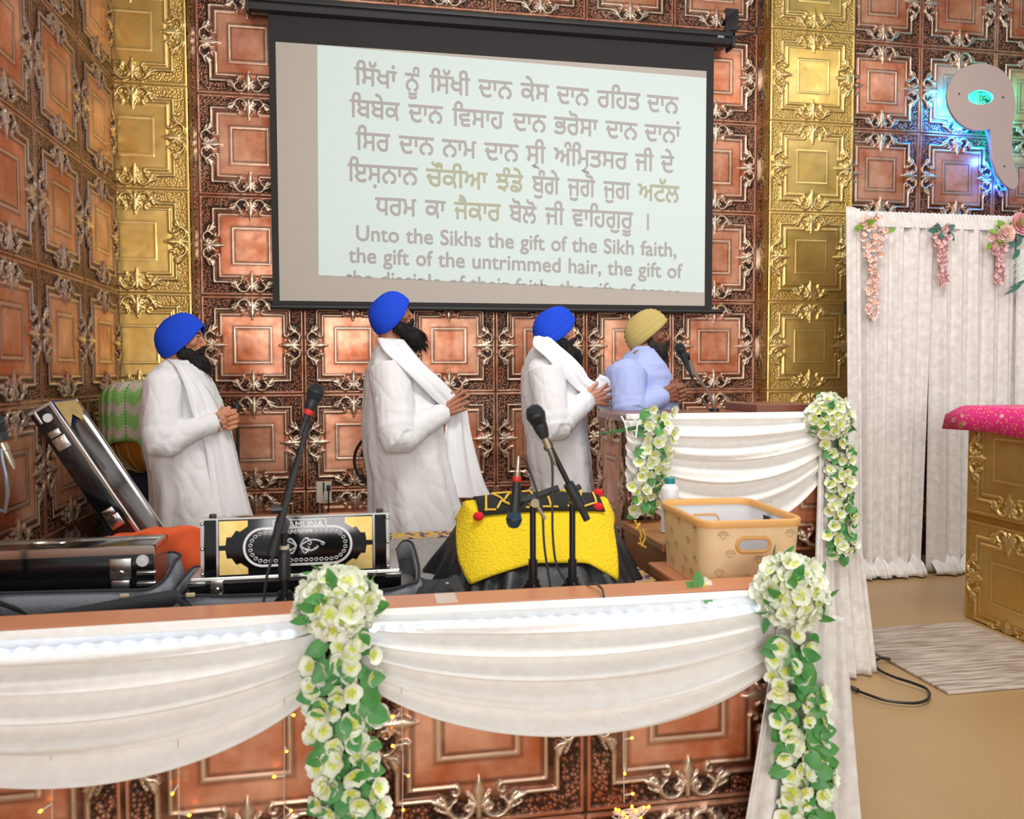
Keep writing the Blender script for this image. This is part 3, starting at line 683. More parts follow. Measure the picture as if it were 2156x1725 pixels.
    def fold(th, z):
        k = smooth01((zt-.25-z)/.5); return k*(.022*math.sin(9*th+ph[0]+1.5*z)+.016*math.sin(15*th+ph[1]-2*z)+.02*math.sin(5*th+ph[2]))+.006*math.sin(13*z/.1+3*th+ph[3])*(1-k)
    b = MB(); loft_into(b, ring_loft(interp_rows(rows), 64, fold))
    for A in (S, Lf):
        N = 40; pts = []; rs = []
        w_end = A[2]+(A[2]-A[1]).normalized()*.0
        for i in range(N+1):
            t = i/N
            if t < .5: p = A[0].lerp(A[1], t*2); rad = sl[0]+(sl[1]-sl[0])*min(1, t*3)
            else: p = A[1].lerp(w_end, t*2-1); rad = sl[2]+(sl[3]-sl[2])*((t*2-1)**.8)
            k = math.exp(-((t-.5)/.16)**2); rad *= 1+(.035*k+ring_wr*smooth01((t-.5)/.1))*math.sin(2*PI*t*13+ph[4])
            pts.append(p+Vector((0, 0, -.018*k))); rs.append(rad)
        b.tube(pts, rs, 20); b.ell(A[0]+Vector((.0, .02 if A is S else -.02, -.005)), (.09, .085, .075))
        c = A[2]; b.cap(c-(A[2]-A[1]).normalized()*.012, c, sl[3]*1.06, sl[3]*1.06)
    me = remeshed(b, clothname, .0065, cloth, 5, .5)
    co = np.empty(len(me.vertices)*3, 'f'); me.vertices.foreach_get('co', co); co = co.reshape(-1, 3); no = np.empty(len(me.vertices)*3, 'f'); me.vertices.foreach_get('normal', no); no = no.reshape(-1, 3)
    dsp = np.array([mnoise.noise(Vector((c[0]*9+c[2]*4, c[1]*9, c[2]*3.2+c[0]*2)))*.006+(.4*(1-abs(mnoise.noise(Vector((c[0]*13-c[2]*5, c[1]*10, c[2]*3.2+c[0]*5)))))**5-.4*(1-abs(mnoise.noise(Vector((c[0]*11+c[2]*8+7, c[1]*9, c[2]*4-c[0]*6)))))**7)*.007+mnoise.noise(Vector((c[0]*40, c[1]*30, c[2]*12+c[0]*20)))*.0015 for c in co])
    me.vertices.foreach_set('co', (co+no*dsp[:, None]).astype('f').ravel()); me.update()
    k = rel(link(clothname, me), root)
    b = MB()
    for s in (-1, 1):
        b.tube([(hx, Y+s*.08, .80), (foot+.02, Y+s*.09, .46), (foot-.015, Y+s*.10, .07)], [.09, .088, .082], 18)
    rel(b.build('trousers', trouser, auto=False), root)
    turban(F, root, **turbargs); beard(F, root, bmat or M_BEARD, seed=seed, **beardargs)
    b = MB()
    for s in (-1, 1): b.tube([F @ Vector(p) for p in ((.093, s*.012, .019), (.093, s*.028, .026), (.082, s*.045, .023), (.07, s*.055, .016))], [.0035, .0045, .004, .002], 6)
    rel(b.build('eyebrow', mat('brow_%d' % brow[0], brow, .8)), root)
    return root, F, S, T, Y
W2 = [.062, .13, .185, .205, .205, .20, .205, .215, .22, .228, .235]
S_LIGHT = skin_mat('warm_skin', (204, 142, 108), (190, 124, 92)); S_TAN = skin_mat('tan_skin', (178, 120, 88), (160, 104, 74)); S_FAIR = skin_mat('light_skin', (214, 156, 128), (200, 138, 112)); S_BROWN = skin_mat('brown_skin', (150, 94, 70), (128, 78, 56))
BT = dict(m=M_BLUE)
# man at the far left
p1, F1, S1, T1, Y1 = person(-1.15, 'man in a white robe and blue turban at the far left, hands clasped in profile',
    [(757, 352, 396), (768, 340, 416), (786, 320, 436), (812, 306, 450), (850, 299, 468), (900, 298, 482), (950, 308, 496), (1000, 319, 507), (1050, 324, 519), (1100, 322, 532), (1130, 320, 538)],
    (413.8, 711.6, -.02, -.08, .93, 0), (345, 806), (338, 926), (442, 893), (500, 880), S_LIGHT, M_COTTON, 'clasp', .33, .17, W2,
    dict(tip=(.108, 0, -.18), tipr=.038, fluff=1.), dict(BT, amp=.0012), M_COTTON, seed=3)
ribbon('scarf', [(at(352, 757, 1, Y1-.07), at(398, 760, 1, Y1-.06)), (at(372, 775, 1, Y1-.17), at(414, 790, 1, Y1-.10)), (at(392, 820, 1, Y1-.22), at(444, 830, 1, Y1-.12)), (at(404, 868, 1, Y1-.23), at(462, 866, 1, Y1-.13)), (at(430, 930, 1, Y1-.20), at(486, 915, 1, Y1-.10)), (at(440, 1000, 1, Y1-.20), at(506, 1000, 1, Y1-.10)), (at(450, 1095, 1, Y1-.21), at(528, 1090, 1, Y1-.10))], M_COTTON, p1, amp=.006, folds=2.4)
b = MB(); q = S1[2]; dv = (S1[2]-S1[1]).normalized(); up_ = dv.orthogonal().normalized(); 
def band(b, c, d, r, tr, n=24):
    d = d.normalized(); a = d.orthogonal().normalized(); e = d.cross(a); b.tube([c+a*r*math.cos(2*PI*k/n)+e*r*math.sin(2*PI*k/n) for k in range(n)], tr, 6, closed=True)
band(b, q+dv*.022, dv, .041, .006); rel(b.build('red_thread_bracelet', mat('red_thread', (196, 40, 40), .6)), p1)
b = MB(); band(b, q+dv*.040, dv, .039, .0045); rel(b.build('steel_bangle', mat('brushed_steel', (206, 190, 168), .25, 1.)), p1)
# man with the raised face
p2, F2, S2, T2, Y2 = person(-1.0, 'large man in a white robe and blue turban with palms pressed together, face raised',
    [(714, 797, 844), (727, 791, 860), (746, 783, 872), (776, 770, 886), (812, 765, 904), (860, 763, 926), (910, 764, 936), (960, 768, 944), (1000, 776, 953), (1050, 777, 967), (1112, 778, 984)],
    (851.7, 658, .13, 0., .91, 0), (820, 776), (838, 918), (925, 874), (990, 838), S_TAN, M_COTTON, 'pray', .33, 1.22, [.066, .14, .20, .225, .23, .235, .24, .245, .245, .25, .255],
    dict(tip=(.140, 0, -.19), tipr=.044, fluff=1.5, full=1.12), dict(BT, amp=.0012), M_COTTON, sl=(.105, .098, .088, .056), yo=(.32, .20, .12), seed=5)
ribbon('scarf', [(at(794, 712, 1, Y2-.07), at(850, 716, 1, Y2-.06)), (at(808, 738, 1, Y2-.22), at(868, 738, 1, Y2-.12)), (at(842, 770, 1, Y2-.27), at(896, 770, 1, Y2-.14)), (at(884, 812, 1, Y2-.24), at(932, 802, 1, Y2-.12)), (at(918, 846, 1, Y2-.16), at(962, 836, 1, Y2-.08)), (at(938, 862, 1, Y2-.12), at(978, 858, 1, Y2-.06))], M_COTTON2, p2, amp=.005, folds=1.6, seed=2)
ribbon('scarf_tail', [(at(940, 868, 1, Y2-.05), at(984, 862, 1, Y2-.03)), (at(936, 910, 1, Y2-.09), at(992, 915, 1, Y2-.03)), (at(934, 970, 1, Y2-.11), at(1006, 972, 1, Y2-.02)), (at(934, 1020, 1, Y2-.11), at(1020, 1020, 1, Y2-.02)), (at(934, 1048, 1, Y2-.11), at(1034, 1048, 1, Y2-.02))], M_COTTON2, p2, amp=.013, folds=1.8, seed=4)
# man beside the lectern
p3, F3, S3, T3, Y3 = person(-1.15, 'man in a white robe and blue turban beside the lectern, holding a white cloth',
    [(722, 1130, 1166), (736, 1120, 1184), (760, 1108, 1196), (790, 1102, 1208), (830, 1100, 1218), (870, 1103, 1225), (920, 1111, 1232), (960, 1114, 1237), (1000, 1120, 1240), (1040, 1125, 1243), (1090, 1126, 1245)],
    (1195.5, 694.6, -.12, -.06, .90, 0), (1150, 780), (1168, 900), (1232, 846), (1288, 830), S_FAIR, M_COTTON, 'spread', .33, 1.98, W2,
    dict(tip=(.128, 0, -.185), tipr=.05, fluff=1.2, full=1.15, mous=1.2), dict(BT, amp=.0034, pleats=9), M_COTTON, ring_wr=.07, yo=(.275, .20, .17), seed=9)
ribbon('scarf', [(at(1126, 708, 1, Y3-.06), at(1160, 712, 1, Y3-.08)), (at(1124, 728, 1, Y3-.16), at(1178, 728, 1, Y3-.12)), (at(1150, 752, 1, Y3-.24), at(1206, 752, 1, Y3-.12)), (at(1180, 786, 1, Y3-.24), at(1228, 776, 1, Y3-.13)), (at(1212, 820, 1, Y3-.20), at(1240, 796, 1, Y3-.13)), (at(1234, 830, 1, Y3-.17), at(1256, 806, 1, Y3-.13))], M_COTTON2, p3, amp=.008, folds=2., seed=6)
t_ = ribbon('held_cloth', [(at(1238, 826, 1, Y3-.10), at(1262, 788, 1, Y3-.02)), (at(1252, 846, 1, Y3-.085), at(1286, 800, 1, Y3-.02)), (at(1262, 862, 1, Y3-.08), at(1300, 832, 1, Y3-.02)), (at(1266, 876, 1, Y3-.08), at(1322, 880, 1, Y3-.02)), (at(1268, 892, 1, Y3-.08), at(1330, 900, 1, Y3-.02))], M_COTTON2, p3, amp=.008, folds=2.2, seed=7)
b = MB(); band(b, S3[2]+(S3[2]-S3[1]).normalized()*.004, S3[2]-S3[1], .038, .005); rel(b.build('steel_bangle', MATS['brushed_steel']), p3)
# man in the blue shirt
p4, F4, S4, T4, Y4 = person(-1.25, 'man in a light blue shirt, glasses and olive gold turban behind the lectern',
    [(733, 1340, 1374), (744, 1324, 1374), (766, 1304, 1392), (790, 1294, 1404), (820, 1291, 1411), (850, 1293, 1417), (880, 1298, 1422), (910, 1300, 1424), (940, 1302, 1424)],
    (1393, 700.3, -.04, -.38, .91, -.03), (1322, 786), (1326, 862), (1388, 838), (1440, 824), S_BROWN, M_SHIRT, 'clasp', .86, 2.45, [.062, .13, .18, .20, .20, .20, .20, .20, .20],
    dict(tip=(.066, 0, -.135), tipr=.032, fluff=.6, full=1.12, mous=1.4), dict(m=M_KHAKI, amp=.004, pleats=9, under=M_NAVY, drop=.014, O=(-.016, 0, -.016)), M_SLACK, clothname='shirt', far=.06, fy=.62, yo=(.26, .22, .17), seed=12, bmat=M_BEARDB)
nk = at(1357, 735, 1, Y4); b = MB(); P = []
for k in range(33):
    a_ = math.radians(32+296*k/32); c_, s_ = math.cos(a_), math.sin(a_); fr = max(0, c_); dz = -.035*fr
    P.append([(nk.x+.006+.052*c_, nk.y+.052*s_, nk.z+.006+dz), (nk.x+.004+.057*c_, nk.y+.056*s_, nk.z+.010+dz), (nk.x+.002+.068*c_, nk.y+.068*s_, nk.z-.012+dz), (nk.x+.0+(.080+.02*fr)*c_, nk.y+.080*s_, nk.z-.036+dz*1.5)])
b.grid(P); o = rel(b.build('collar', M_SHIRT, auto=False), p4); md = o.modifiers.new('thickness', 'SOLIDIFY'); md.thickness = .004
b = MB(); b.tube([at(x, y, 1, Y4-dy) for x, y, dy in ((1384, 762, .085), (1392, 785, .105), (1399, 808, .11), (1404, 835, .11))], .004, 6); rel(b.build('button_placket', M_SHIRT), p4)
b = MB(); 
for k, (px, py) in enumerate(((1366, 760), (1378, 800), (1386, 832))): b.ell(at(px, py, 1, Y4-.135 if k else Y4-.118), (.004, .003, .004))
rel(b.build('button', mat('shirt_button', (232, 234, 240), .3)), p4)
b = MB()
for s in (-1, 1):
    c = Vector((.101, s*.033, -.004)); b.tube([F4 @ (c+Vector((-.004*abs(math.cos(a)), .023*math.cos(a), .016*math.sin(a)))) for a in [2*PI*k/20 for k in range(20)]], .0011, 5, closed=True)
    b.tube([F4 @ Vector((.096, s*.056, .002)), F4 @ Vector((.05, s*.078, .004)), F4 @ Vector((-.01, s*.084, .006))], .0016, 5)
b.tube([F4 @ Vector((.104, -.010, .0)), F4 @ Vector((.109, 0, .004)), F4 @ Vector((.104, .010, .0))], .0012, 5)
rel(b.build('spectacles', mat('gold_wire', (190, 160, 110), .25, .9)), p4)
b = MB(); q = at(1414, 806, 1, Y4-.15); b.cyl(q+Vector((-.002, 0, -.035)), q, .0045, 10); b.box(q+Vector((.004, -.003, -.012)), (.002, .002, .03)); rel(b.build('pen', mat('pen_black', (24, 26, 34), .3)), p4)
# ------------------------------------------------------------------ projector screen and its projected text
M_BLK = mat('black_metal', (38, 38, 40), .45); M_BLKF = mat('black_screen_cloth', (46, 44, 44), .8); M_DARK = mat('black_plastic', (24, 24, 26), .4)
YS = -.12
sc_ = thing('projector_screen', 'wide pull down projection screen with black borders hanging on the copper back wall', 'projector screen', (1.86, YS, 1.75))
b = MB(); b.box2((.44, YS, 1.77), (3.285, YS+.006, 3.52)); rel(b.build('border', M_BLKF, smooth=False), sc_)
b = MB(); b.box2((.481, YS-.003, 1.792), (3.232, YS, 3.338)); rel(b.build('screen_sheet', mat('white_screen_sheet', (196, 188, 178), .9), smooth=False), sc_)
M_PROJ = mat('projected_page', (200, 208, 206), .9, emit=(208, 236, 226), es=.30)
b = MB(); q = [(.725, 3.335), (3.231, 3.292), (3.227, 1.879), (.714, 1.95)]; b.add([(x, YS-.005, z) for x, z in q], [(0, 1, 2, 3)]); rel(b.build('projected_page', M_PROJ, smooth=False), sc_)
b = MB(); b.cyl((.325, YS-.005, 3.54), (3.41, YS-.005, 3.54), .042, 8); b.box2((.325, YS-.05, 3.555), (3.41, YS+.06, 3.585), .004)
for x in (.325, 3.40): b.box2((x-.008, YS-.05, 3.49), (x+.012, YS+.06, 3.59), .004)
rel(b.build('roller_case', M_BLK), sc_)
b = MB(); b.cyl((.425, YS, 1.755), (3.36, YS, 1.755), .016, 12); rel(b.build('bottom_bar', M_BLK), sc_)
for x in (.40, 3.36):
    b = MB(); b.tube([(x, YS-.02, 3.56), (x+.02, YS-.02, 3.66), (x+.10, YS+.04, 3.75)], .018, 4); b.box2((x+.05, -.03, 3.66), (x+.14, -.016, 3.80)); b.cyl((x+.10, YS+.03, 3.75), (x+.10, -.02, 3.75), .014, 8); rel(b.build('wall_bracket', M_BLK), sc_)
b = MB(); b.box((3.31, YS-.049, 3.548), (.045, .003, .014)); rel(b.build('maker_badge', mat('badge_grey', (150, 150, 150), .4), smooth=False), sc_)
b = MB(); b.tube([(.33, -.06, 3.61)]+[(.6+.4*k, -.03, 3.625+.015*math.sin(k*2.2)) for k in range(7)]+[(3.2, -.03, 3.60), (3.45, -.04, 3.60), (3.62, -.05, 3.64), (3.66, -.06, 3.80), (3.665, -.06, 4.1)], .007, 6)
tag(b.build('power_cable', M_DARK), 'black cable running along the wall above the screen case', 'cable')
def text_mesh(s, size, m, bold=.010, align='LEFT'):
    """flat lettering: each glyph contour is filled on its own, holes cut from the contour that holds them"""
    from mathutils.geometry import delaunay_2d_cdt
    c = bpy.data.curves.new('txt', 'FONT'); c.body = s; c.size = size; c.resolution_u = 4; c.fill_mode = 'NONE'; c.align_x = align
    o = bpy.data.objects.new('txt', c); COL.objects.link(o); dg = bpy.context.evaluated_depsgraph_get(); dg.update(); me = bpy.data.meshes.new_from_object(o.evaluated_get(dg))
    bpy.data.objects.remove(o); bpy.data.curves.remove(c)
    nb = {}
    for e in me.edges:
        a_, b_ = e.vertices; nb.setdefault(a_, []).append(b_); nb.setdefault(b_, []).append(a_)
    loops = []; seen = set()
    for v in nb:
        if v in seen: continue
        L = [v]; seen.add(v); cur = v
        while True:
            nx_ = [q for q in nb[cur] if q not in seen]
            if not nx_: break
            cur = nx_[0]; seen.add(cur); L.append(cur)
        if len(L) > 2: loops.append([Vector(me.vertices[q].co) for q in L])
    bpy.data.meshes.remove(me)
    ar = lambda P: sum(P[i].x*P[(i+1) % len(P)].y-P[(i+1) % len(P)].x*P[i].y for i in range(len(P)))/2
    def grow(P, w):
        out = []; n = len(P)
        for i in range(n):
            t = (P[(i+1) % n]-P[i-1]); t = t.normalized() if t.length else Vector((1, 0, 0)); out.append(P[i]+Vector((t.y, -t.x, 0))*w)
        return out
    big = max(loops, key=lambda P: abs(ar(P))); sg_ = 1 if ar(big) > 0 else -1; mb = MB()
    G = [[Vector((p.x, p.y)) for p in grow(P, bold*size*sg_)] for P in loops]; pts = []; ed = []
    for P in G:
        k0 = len(pts); pts += P; ed += [(k0+i, k0+(i+1) % len(P)) for i in range(len(P))]
    V_, E_, T_ = delaunay_2d_cdt(pts, ed, [], 0, 1e-5)[:3]
    def wind(c):
        n = 0
        for P in G:
            for i in range(len(P)):
                p, q = P[i], P[(i+1) % len(P)]; cr_ = (q.x-p.x)*(c.y-p.y)-(c.x-p.x)*(q.y-p.y)
                if p.y <= c.y < q.y and cr_ > 0: n += 1
                elif q.y <= c.y < p.y and cr_ < 0: n -= 1
        return n
    mb.add([(v.x, v.y, 0) for v in V_], [f for f in T_ if wind(sum((V_[i] for i in f), Vector((0, 0)))/len(f))])
    return mb.mesh('lettering', m)
def put_text(name, s, A, B, H, m, parent, bold=.012, depth=.003, n=(0, -1, 0), stretch=True, zcut=None):
    """text whose left baseline end is A and right end B; glyph height scale H; lies in the plane of A, B and up"""
    me = text_mesh(s, 1., m, bold); n_ = len(me.vertices); co = np.empty(n_*3, 'f'); me.vertices.foreach_get('co', co); co = co.reshape(-1, 3).astype(float)
    x0, x1 = co[:, 0].min(), co[:, 0].max(); A = np.array(A); B = np.array(B); n = np.array(n, float); d = B-A; u = np.cross(n, d/np.linalg.norm(d)); u = -u if u[2] < 0 else u
    t = (co[:, 0]-x0)/(x1-x0); P = A+t[:, None]*d+(co[:, 1]*H)[:, None]*np.array([0, 0, 1.]) + (co[:, 2]*H*.15+depth)[:, None]*n
    if zcut is not None: P[:, 2] = np.maximum(P[:, 2], zcut(P[:, 0]))
    me.vertices.foreach_set('co', P.astype('f').ravel()); me.update(); return rel(link(name, me), parent)
M_TXT = mat('projected_grey_lettering', (176, 170, 168), .9, emit=(190, 186, 182), es=.12); M_TXT2 = mat('projected_olive_lettering', (178, 178, 156), .9, emit=(196, 194, 166), es=.12)
LINES = [  # words with their left and right ends in the photograph (baseline pixels)
    [('ਿਸੱਖਾਂ', 746, 178, 836, 188), ('ਨੂੰ', 853, 190, 884, 193), ('ਿਸੱਖੀ', 904, 194, 990, 202), ('ਦਾਨ', 1007, 203, 1079, 209), ('ਕੇਸ', 1096, 210, 1156, 215), ('ਦਾਨ', 1172, 217, 1240, 223), ('ਰਿਹਤ', 1257, 225, 1348, 232), ('ਦਾਨ', 1362, 234, 1428, 240)],
    [('ਿਬਬੇਕ', 737, 246, 842, 254), ('ਦਾਨ', 860, 256, 933, 261), ('ਿਵਸਾਹ', 952, 264, 1061, 272), ('ਦਾਨ', 1080, 274, 1150, 279), ('ਭਰੋਸਾ', 1166, 281, 1259, 288), ('ਦਾਨ', 1275, 289, 1342, 295), ('ਦਾਨਾਂ', 1357, 296, 1433, 302)],
    [('ਿਸਰ', 749, 315, 822, 320), ('ਦਾਨ', 840, 322, 914, 327), ('ਨਾਮ', 931, 329, 1003, 334), ('ਦਾਨ', 1020, 336, 1092, 341), ('ਸੀ', 1107, 342, 1149, 345), ('ਅੰਿਮਤਸਰ', 1166, 346, 1322, 357), ('ਜੀ', 1337, 358, 1376, 361), ('ਦੇ', 1391, 362, 1419, 364)],
    [('ਇਸ਼ਨਾਨ', 732, 381, 880, 390), ('ਚੌਂਕੀਆ', 897, 391, 1027, 400), ('ਝੰਡੇ', 1044, 401, 1102, 405), ('ਬੁੰਗੇ', 1120, 406, 1178, 410), ('ਜੁਗੋ', 1195, 411, 1253, 415), ('ਜੁਗ', 1270, 416, 1327, 420), ('ਅਟੱਲ', 1343, 421, 1430, 427)],
    [('ਧਰਮ', 790, 452, 877, 456), ('ਕਾ', 895, 457, 939, 460), ('ਜੈਕਾਰ', 956, 461, 1055, 466), ('ਬੋਲੋ', 1072, 467, 1130, 471), ('ਜੀ', 1148, 472, 1188, 474), ('ਵਾਿਹਗੁਰੂ', 1204, 475, 1333, 482), ('।', 1362, 484, 1366, 485)]]
YT = YS-.0055
for li, ws in enumerate(LINES):
    for s, xa, ya, xb, yb in ws:
        A, B = at(xa, ya, 1, YT), at(xb, yb, 1, YT); olive = s in ('ਚੌਂਕੀਆ', 'ਝੰਡੇ', 'ਅਟੱਲ', 'ਜੈਕਾਰ')
        put_text('projected_word', s, A, B, .168, M_TXT2 if olive else M_TXT, sc_, bold=.016)
for px, py in ((1128, 342), (1233, 352)):      # subjoined hooks below the third line
    b = MB(); P_ = [at(px+dx, py+dy, 1, YT-.002) for dx, dy in ((2, -2), (0, 3), (-6, 7), (-2, 9), (3, 9), (8, 14))]; b.tube(P_, [.004, .006, .009, .008, .006, .004], 6); rel(b.build('projected_word', M_TXT), sc_)
def put_line(s, A, B, H, zcut=None):
    """one line of the page, each word a mesh of its own"""
    def xr(q): me = text_mesh(q, 1., None, 0); xs = [v.co.x for v in me.vertices]; bpy.data.meshes.remove(me); return min(xs), max(xs)
    x0, x1 = xr(s); pos = 0
    for w_ in s.split(' '):
        i = s.index(w_, pos); pos = i+len(w_); a_, b_ = xr(w_); off = (xr(s[:i]+'.')[1]-xr('.')[1]) if i else 0
        fa, fb = (a_+off-x0)/(x1-x0), (b_+off-x0)/(x1-x0); put_text('projected_word', w_, A.lerp(B, fa), A.lerp(B, fb), H, M_TXT, sc_, bold=.017, zcut=zcut)
for s, xa, ya, xb, yb in (('Unto the Sikhs the gift of the Sikh faith,', 750, 506, 1424, 541), ('the gift of the untrimmed hair, the gift of', 734, 552, 1437, 586)):
    put_line(s, at(xa, ya, 1, YT), at(xb, yb, 1, YT), .136)
put_line('the disciple of their faith, the gift of sense', at(727, 600, 1, YT), at(1434, 633, 1, YT), .136, zcut=lambda x: 1.951+(x-.714)*(1.881-1.951)/(3.227-.714))
# ------------------------------------------------------------------ the numeral sign at the right
def px_poly(pts, Y): return [at(x, y, 1, Y) for x, y in pts]
OUT = [(1090, 975), (1092, 1100), (1105, 1200), (1140, 1310), (1190, 1390), (1238, 1430), (1268, 1434), (1290, 1415), (1300, 1380), (1296, 1325), (1275, 1270), (1258, 1180), (1250, 1100), (1255, 980), (1268, 860), (1275, 760), (1265, 680), (1240, 610), (1200, 560), (1150, 520), (1080, 492), (1010, 485), (950, 492), (890, 515), (840, 550), (800, 600), (775, 660), (763, 730), (772, 790), (790, 840), (820, 890), (860, 935), (910, 970), (970, 988), (1030, 990)]
OUT = [(1780+x/3.593, y/3.593) for x, y in OUT]; HOL = [(1780+(1016+97*math.cos(a))/3.593, (740+56*math.sin(a))/3.593) for a in [2*PI*k/28 for k in range(28)]]
YG = -.11; sg = thing('numeral_sign', 'large silver pink Punjabi numeral one cut out sign lit blue from behind', 'sign', tuple(at(2065, 205, 1, YG)))
c = bpy.data.curves.new('c', 'CURVE'); c.dimensions = '2D'; c.fill_mode = 'BOTH'; c.extrude = .009; c.bevel_depth = .002
for P_ in (OUT, HOL):
    s = c.splines.new('POLY'); s.points.add(len(P_)-1); s.use_cyclic_u = True
    for k, p in enumerate(px_poly(P_, YG)): s.points[k].co = (p.x, p.z, 0, 1)
o = bpy.data.objects.new('c', c); COL.objects.link(o); dg = bpy.context.evaluated_depsgraph_get(); dg.update(); me = bpy.data.meshes.new_from_object(o.evaluated_get(dg)); bpy.data.objects.remove(o)
me.transform(Matrix(((1, 0, 0, 0), (0, 0, 1, YG), (0, 1, 0, 0), (0, 0, 0, 1)))); me.materials.clear(); me.materials.append(mat('silver_acrylic', (206, 186, 180), .35, .25)); rel(link('face_plate', me), sg)
for x, y in ((2017, 199), (2109, 206), (2112, 351)):
    b = MB(); p = at(x, y, 1, YG); b.cyl(p+Vector((0, .10, 0)), p+Vector((0, -.014, 0)), .007, 10); rel(b.build('standoff_bolt', mat('bolt_metal', (110, 104, 100), .35, .8)), sg)
M_TAPE = mat('blue_led_tape', (40, 110, 255), .4, emit=(40, 130, 255), es=2.); M_TAPE2 = mat('teal_led_tape', (30, 200, 200), .4, emit=(30, 210, 210), es=2.)
for i, (P_, m_) in enumerate(((OUT[27:]+OUT[:8], M_TAPE), (OUT[10:22], M_TAPE2))):
    ce = Vector(at(2068, 215, 1, YG)); b = MB(); b.tube([Vector(p).lerp(ce if p.z > 3.05 else Vector((5.47, YG, p.z)), .34)+Vector((0, .03, 0)) for p in px_poly(P_, YG)], .006, 6); rel(b.build('led_tape', m_), sg)
def lamp(name, loc, e, col, r=.03):
    l = bpy.data.lights.new(name, 'POINT'); l.energy = e; l.color = col; l.shadow_soft_size = r; o = bpy.data.objects.new(name, l); COL.objects.link(o); o.location = loc; return o
for x, y, e, cl in ((2010, 240, 3.2, (.02, .22, 1)), (2040, 268, 2.6, (.02, .16, 1)), (2088, 330, 2.6, (.02, .12, 1)), (2112, 385, 1.6, (.02, .12, 1)), (1999, 200, 2.2, (.02, .4, 1)), (2068, 200, 1.4, (0, .75, .7)), (2140, 190, 2.0, (0, .7, .6)), (2136, 260, 1.8, (0, .7, .6)), (2138, 320, 1.2, (0, .5, .5))):
    lamp('sign_backlight', at(x, y, 1, YG+.03), e*2.2, cl, .03)
# ------------------------------------------------------------------ curtains with flowers
YC = -.46
rod = MB(); rod.cyl((4.09, YC, 2.345), (6.6, YC, 2.345), .016, 12); rod.cyl((4.145, YC+.02, .02), (4.145, YC+.02, 2.345), .018, 12); rod.cyl((6.55, YC+.02, .02), (6.55, YC+.02, 2.345), .018, 12)
rod.box2((4.0, YC-.12, .004), (4.45, YC+.16, .02)); rod.box2((6.35, YC-.12, .004), (6.75, YC+.16, .02)); rod.cyl((4.07, YC, 1.72), (4.07, YC, 1.80), .028, 10)
tag(rod.build('curtain_frame', M_BLK), 'black pipe frame with flat floor plates carrying the white curtains', 'curtain stand')
def curtain(xa, xb, xa2, xb2, label, folds, seed):
    t = thing('velvet_curtain', label, 'curtain', ((xa+xb)/2, YC, 0), 0)
    o = hanging('curtain_cloth', [(xa, YC-.035, 2.30), (xb, YC-.035, 2.30)], [(xa2, YC-.05, .012), (xb2, YC-.05, .012)], None, M_WHITEV, folds*.66, .027, nu=140, nv=60, seed=seed); rel(o, t)
    P = []; r = random.Random(seed)
    for i in range(121):
        s = i/120; x = xa+(xb-xa)*s; w = math.sin(2*PI*s*folds*3.1+seed)+.5*math.sin(2*PI*s*folds*5.3)
        P.append([(x+.006*w, YC-.005, 2.385+.006*w), (x, YC-.034-.004*w, 2.372), (x, YC-.036-.003*w, 2.345), (x+.012, YC-.040-.009*w, 2.315), (x+.02, YC-.048-.012*w, 2.28)])
    b = MB(); b.grid(P); o2 = rel(b.build('header_ruffle', M_WHITEV, auto=False), t)
    P = []
    for i in range(81):
        s = i/80; x = xa2+(xb2-xa2)*s; w = .7*math.sin(2*PI*s*folds*.45+seed*2)+.35*math.sin(2*PI*s*folds*1.1+seed)
        P.append([(x, YC-.05, .11+.03*w), (x+.01*w, YC-.09-.012*w, .085+.02*w), (x, YC-.125-.025*w, .04+.008*w), (x, YC-.13-.025*w, .012), (x, YC-.08, .008)])
    b = MB(); b.grid(P); rel(b.build('puddled_hem', M_WHITEV, auto=False), t)
curtain(4.065, 4.66, 4.13, 4.592, 'white crushed velvet curtain panel beside the gold pillar', 8, 3)
curtain(4.645, 5.30, 4.675, 5.31, 'white crushed velvet curtain panel right of the dark gap', 8, 5)
curtain(5.27, 6.1, 5.27, 6.1, 'white crushed velvet curtain panel behind the pink covered stand', 10, 8)
o = hanging('velvet_curtain', [(4.005, YC-.065, 2.40), (4.10, YC-.07, 2.385)], [(4.045, YC-.09, .015), (4.15, YC-.095, .015)], 'narrow white curtain strip gathered over the left end of the rod', M_WHITEV, 1.5, .012, cat='curtain', seed=9)
M_PINK = mat('pale_pink_petal', (246, 212, 204), .6, var=(30, (250, 228, 220), 2)); M_PINK2 = mat('mauve_pink_petal', (236, 192, 200), .6, var=(30, (244, 216, 218), 2)); M_PCEN = mat('peach_petal_centre', (226, 176, 120), .6); M_TEAL = mat('dusty_teal_leaf', (76, 122, 108), .5); M_LIME = mat('fresh_green_leaf', (126, 170, 50), .5); M_ROSE = mat('rose_pink_petal', (238, 160, 170), .6, var=(20, (246, 206, 200), 2))
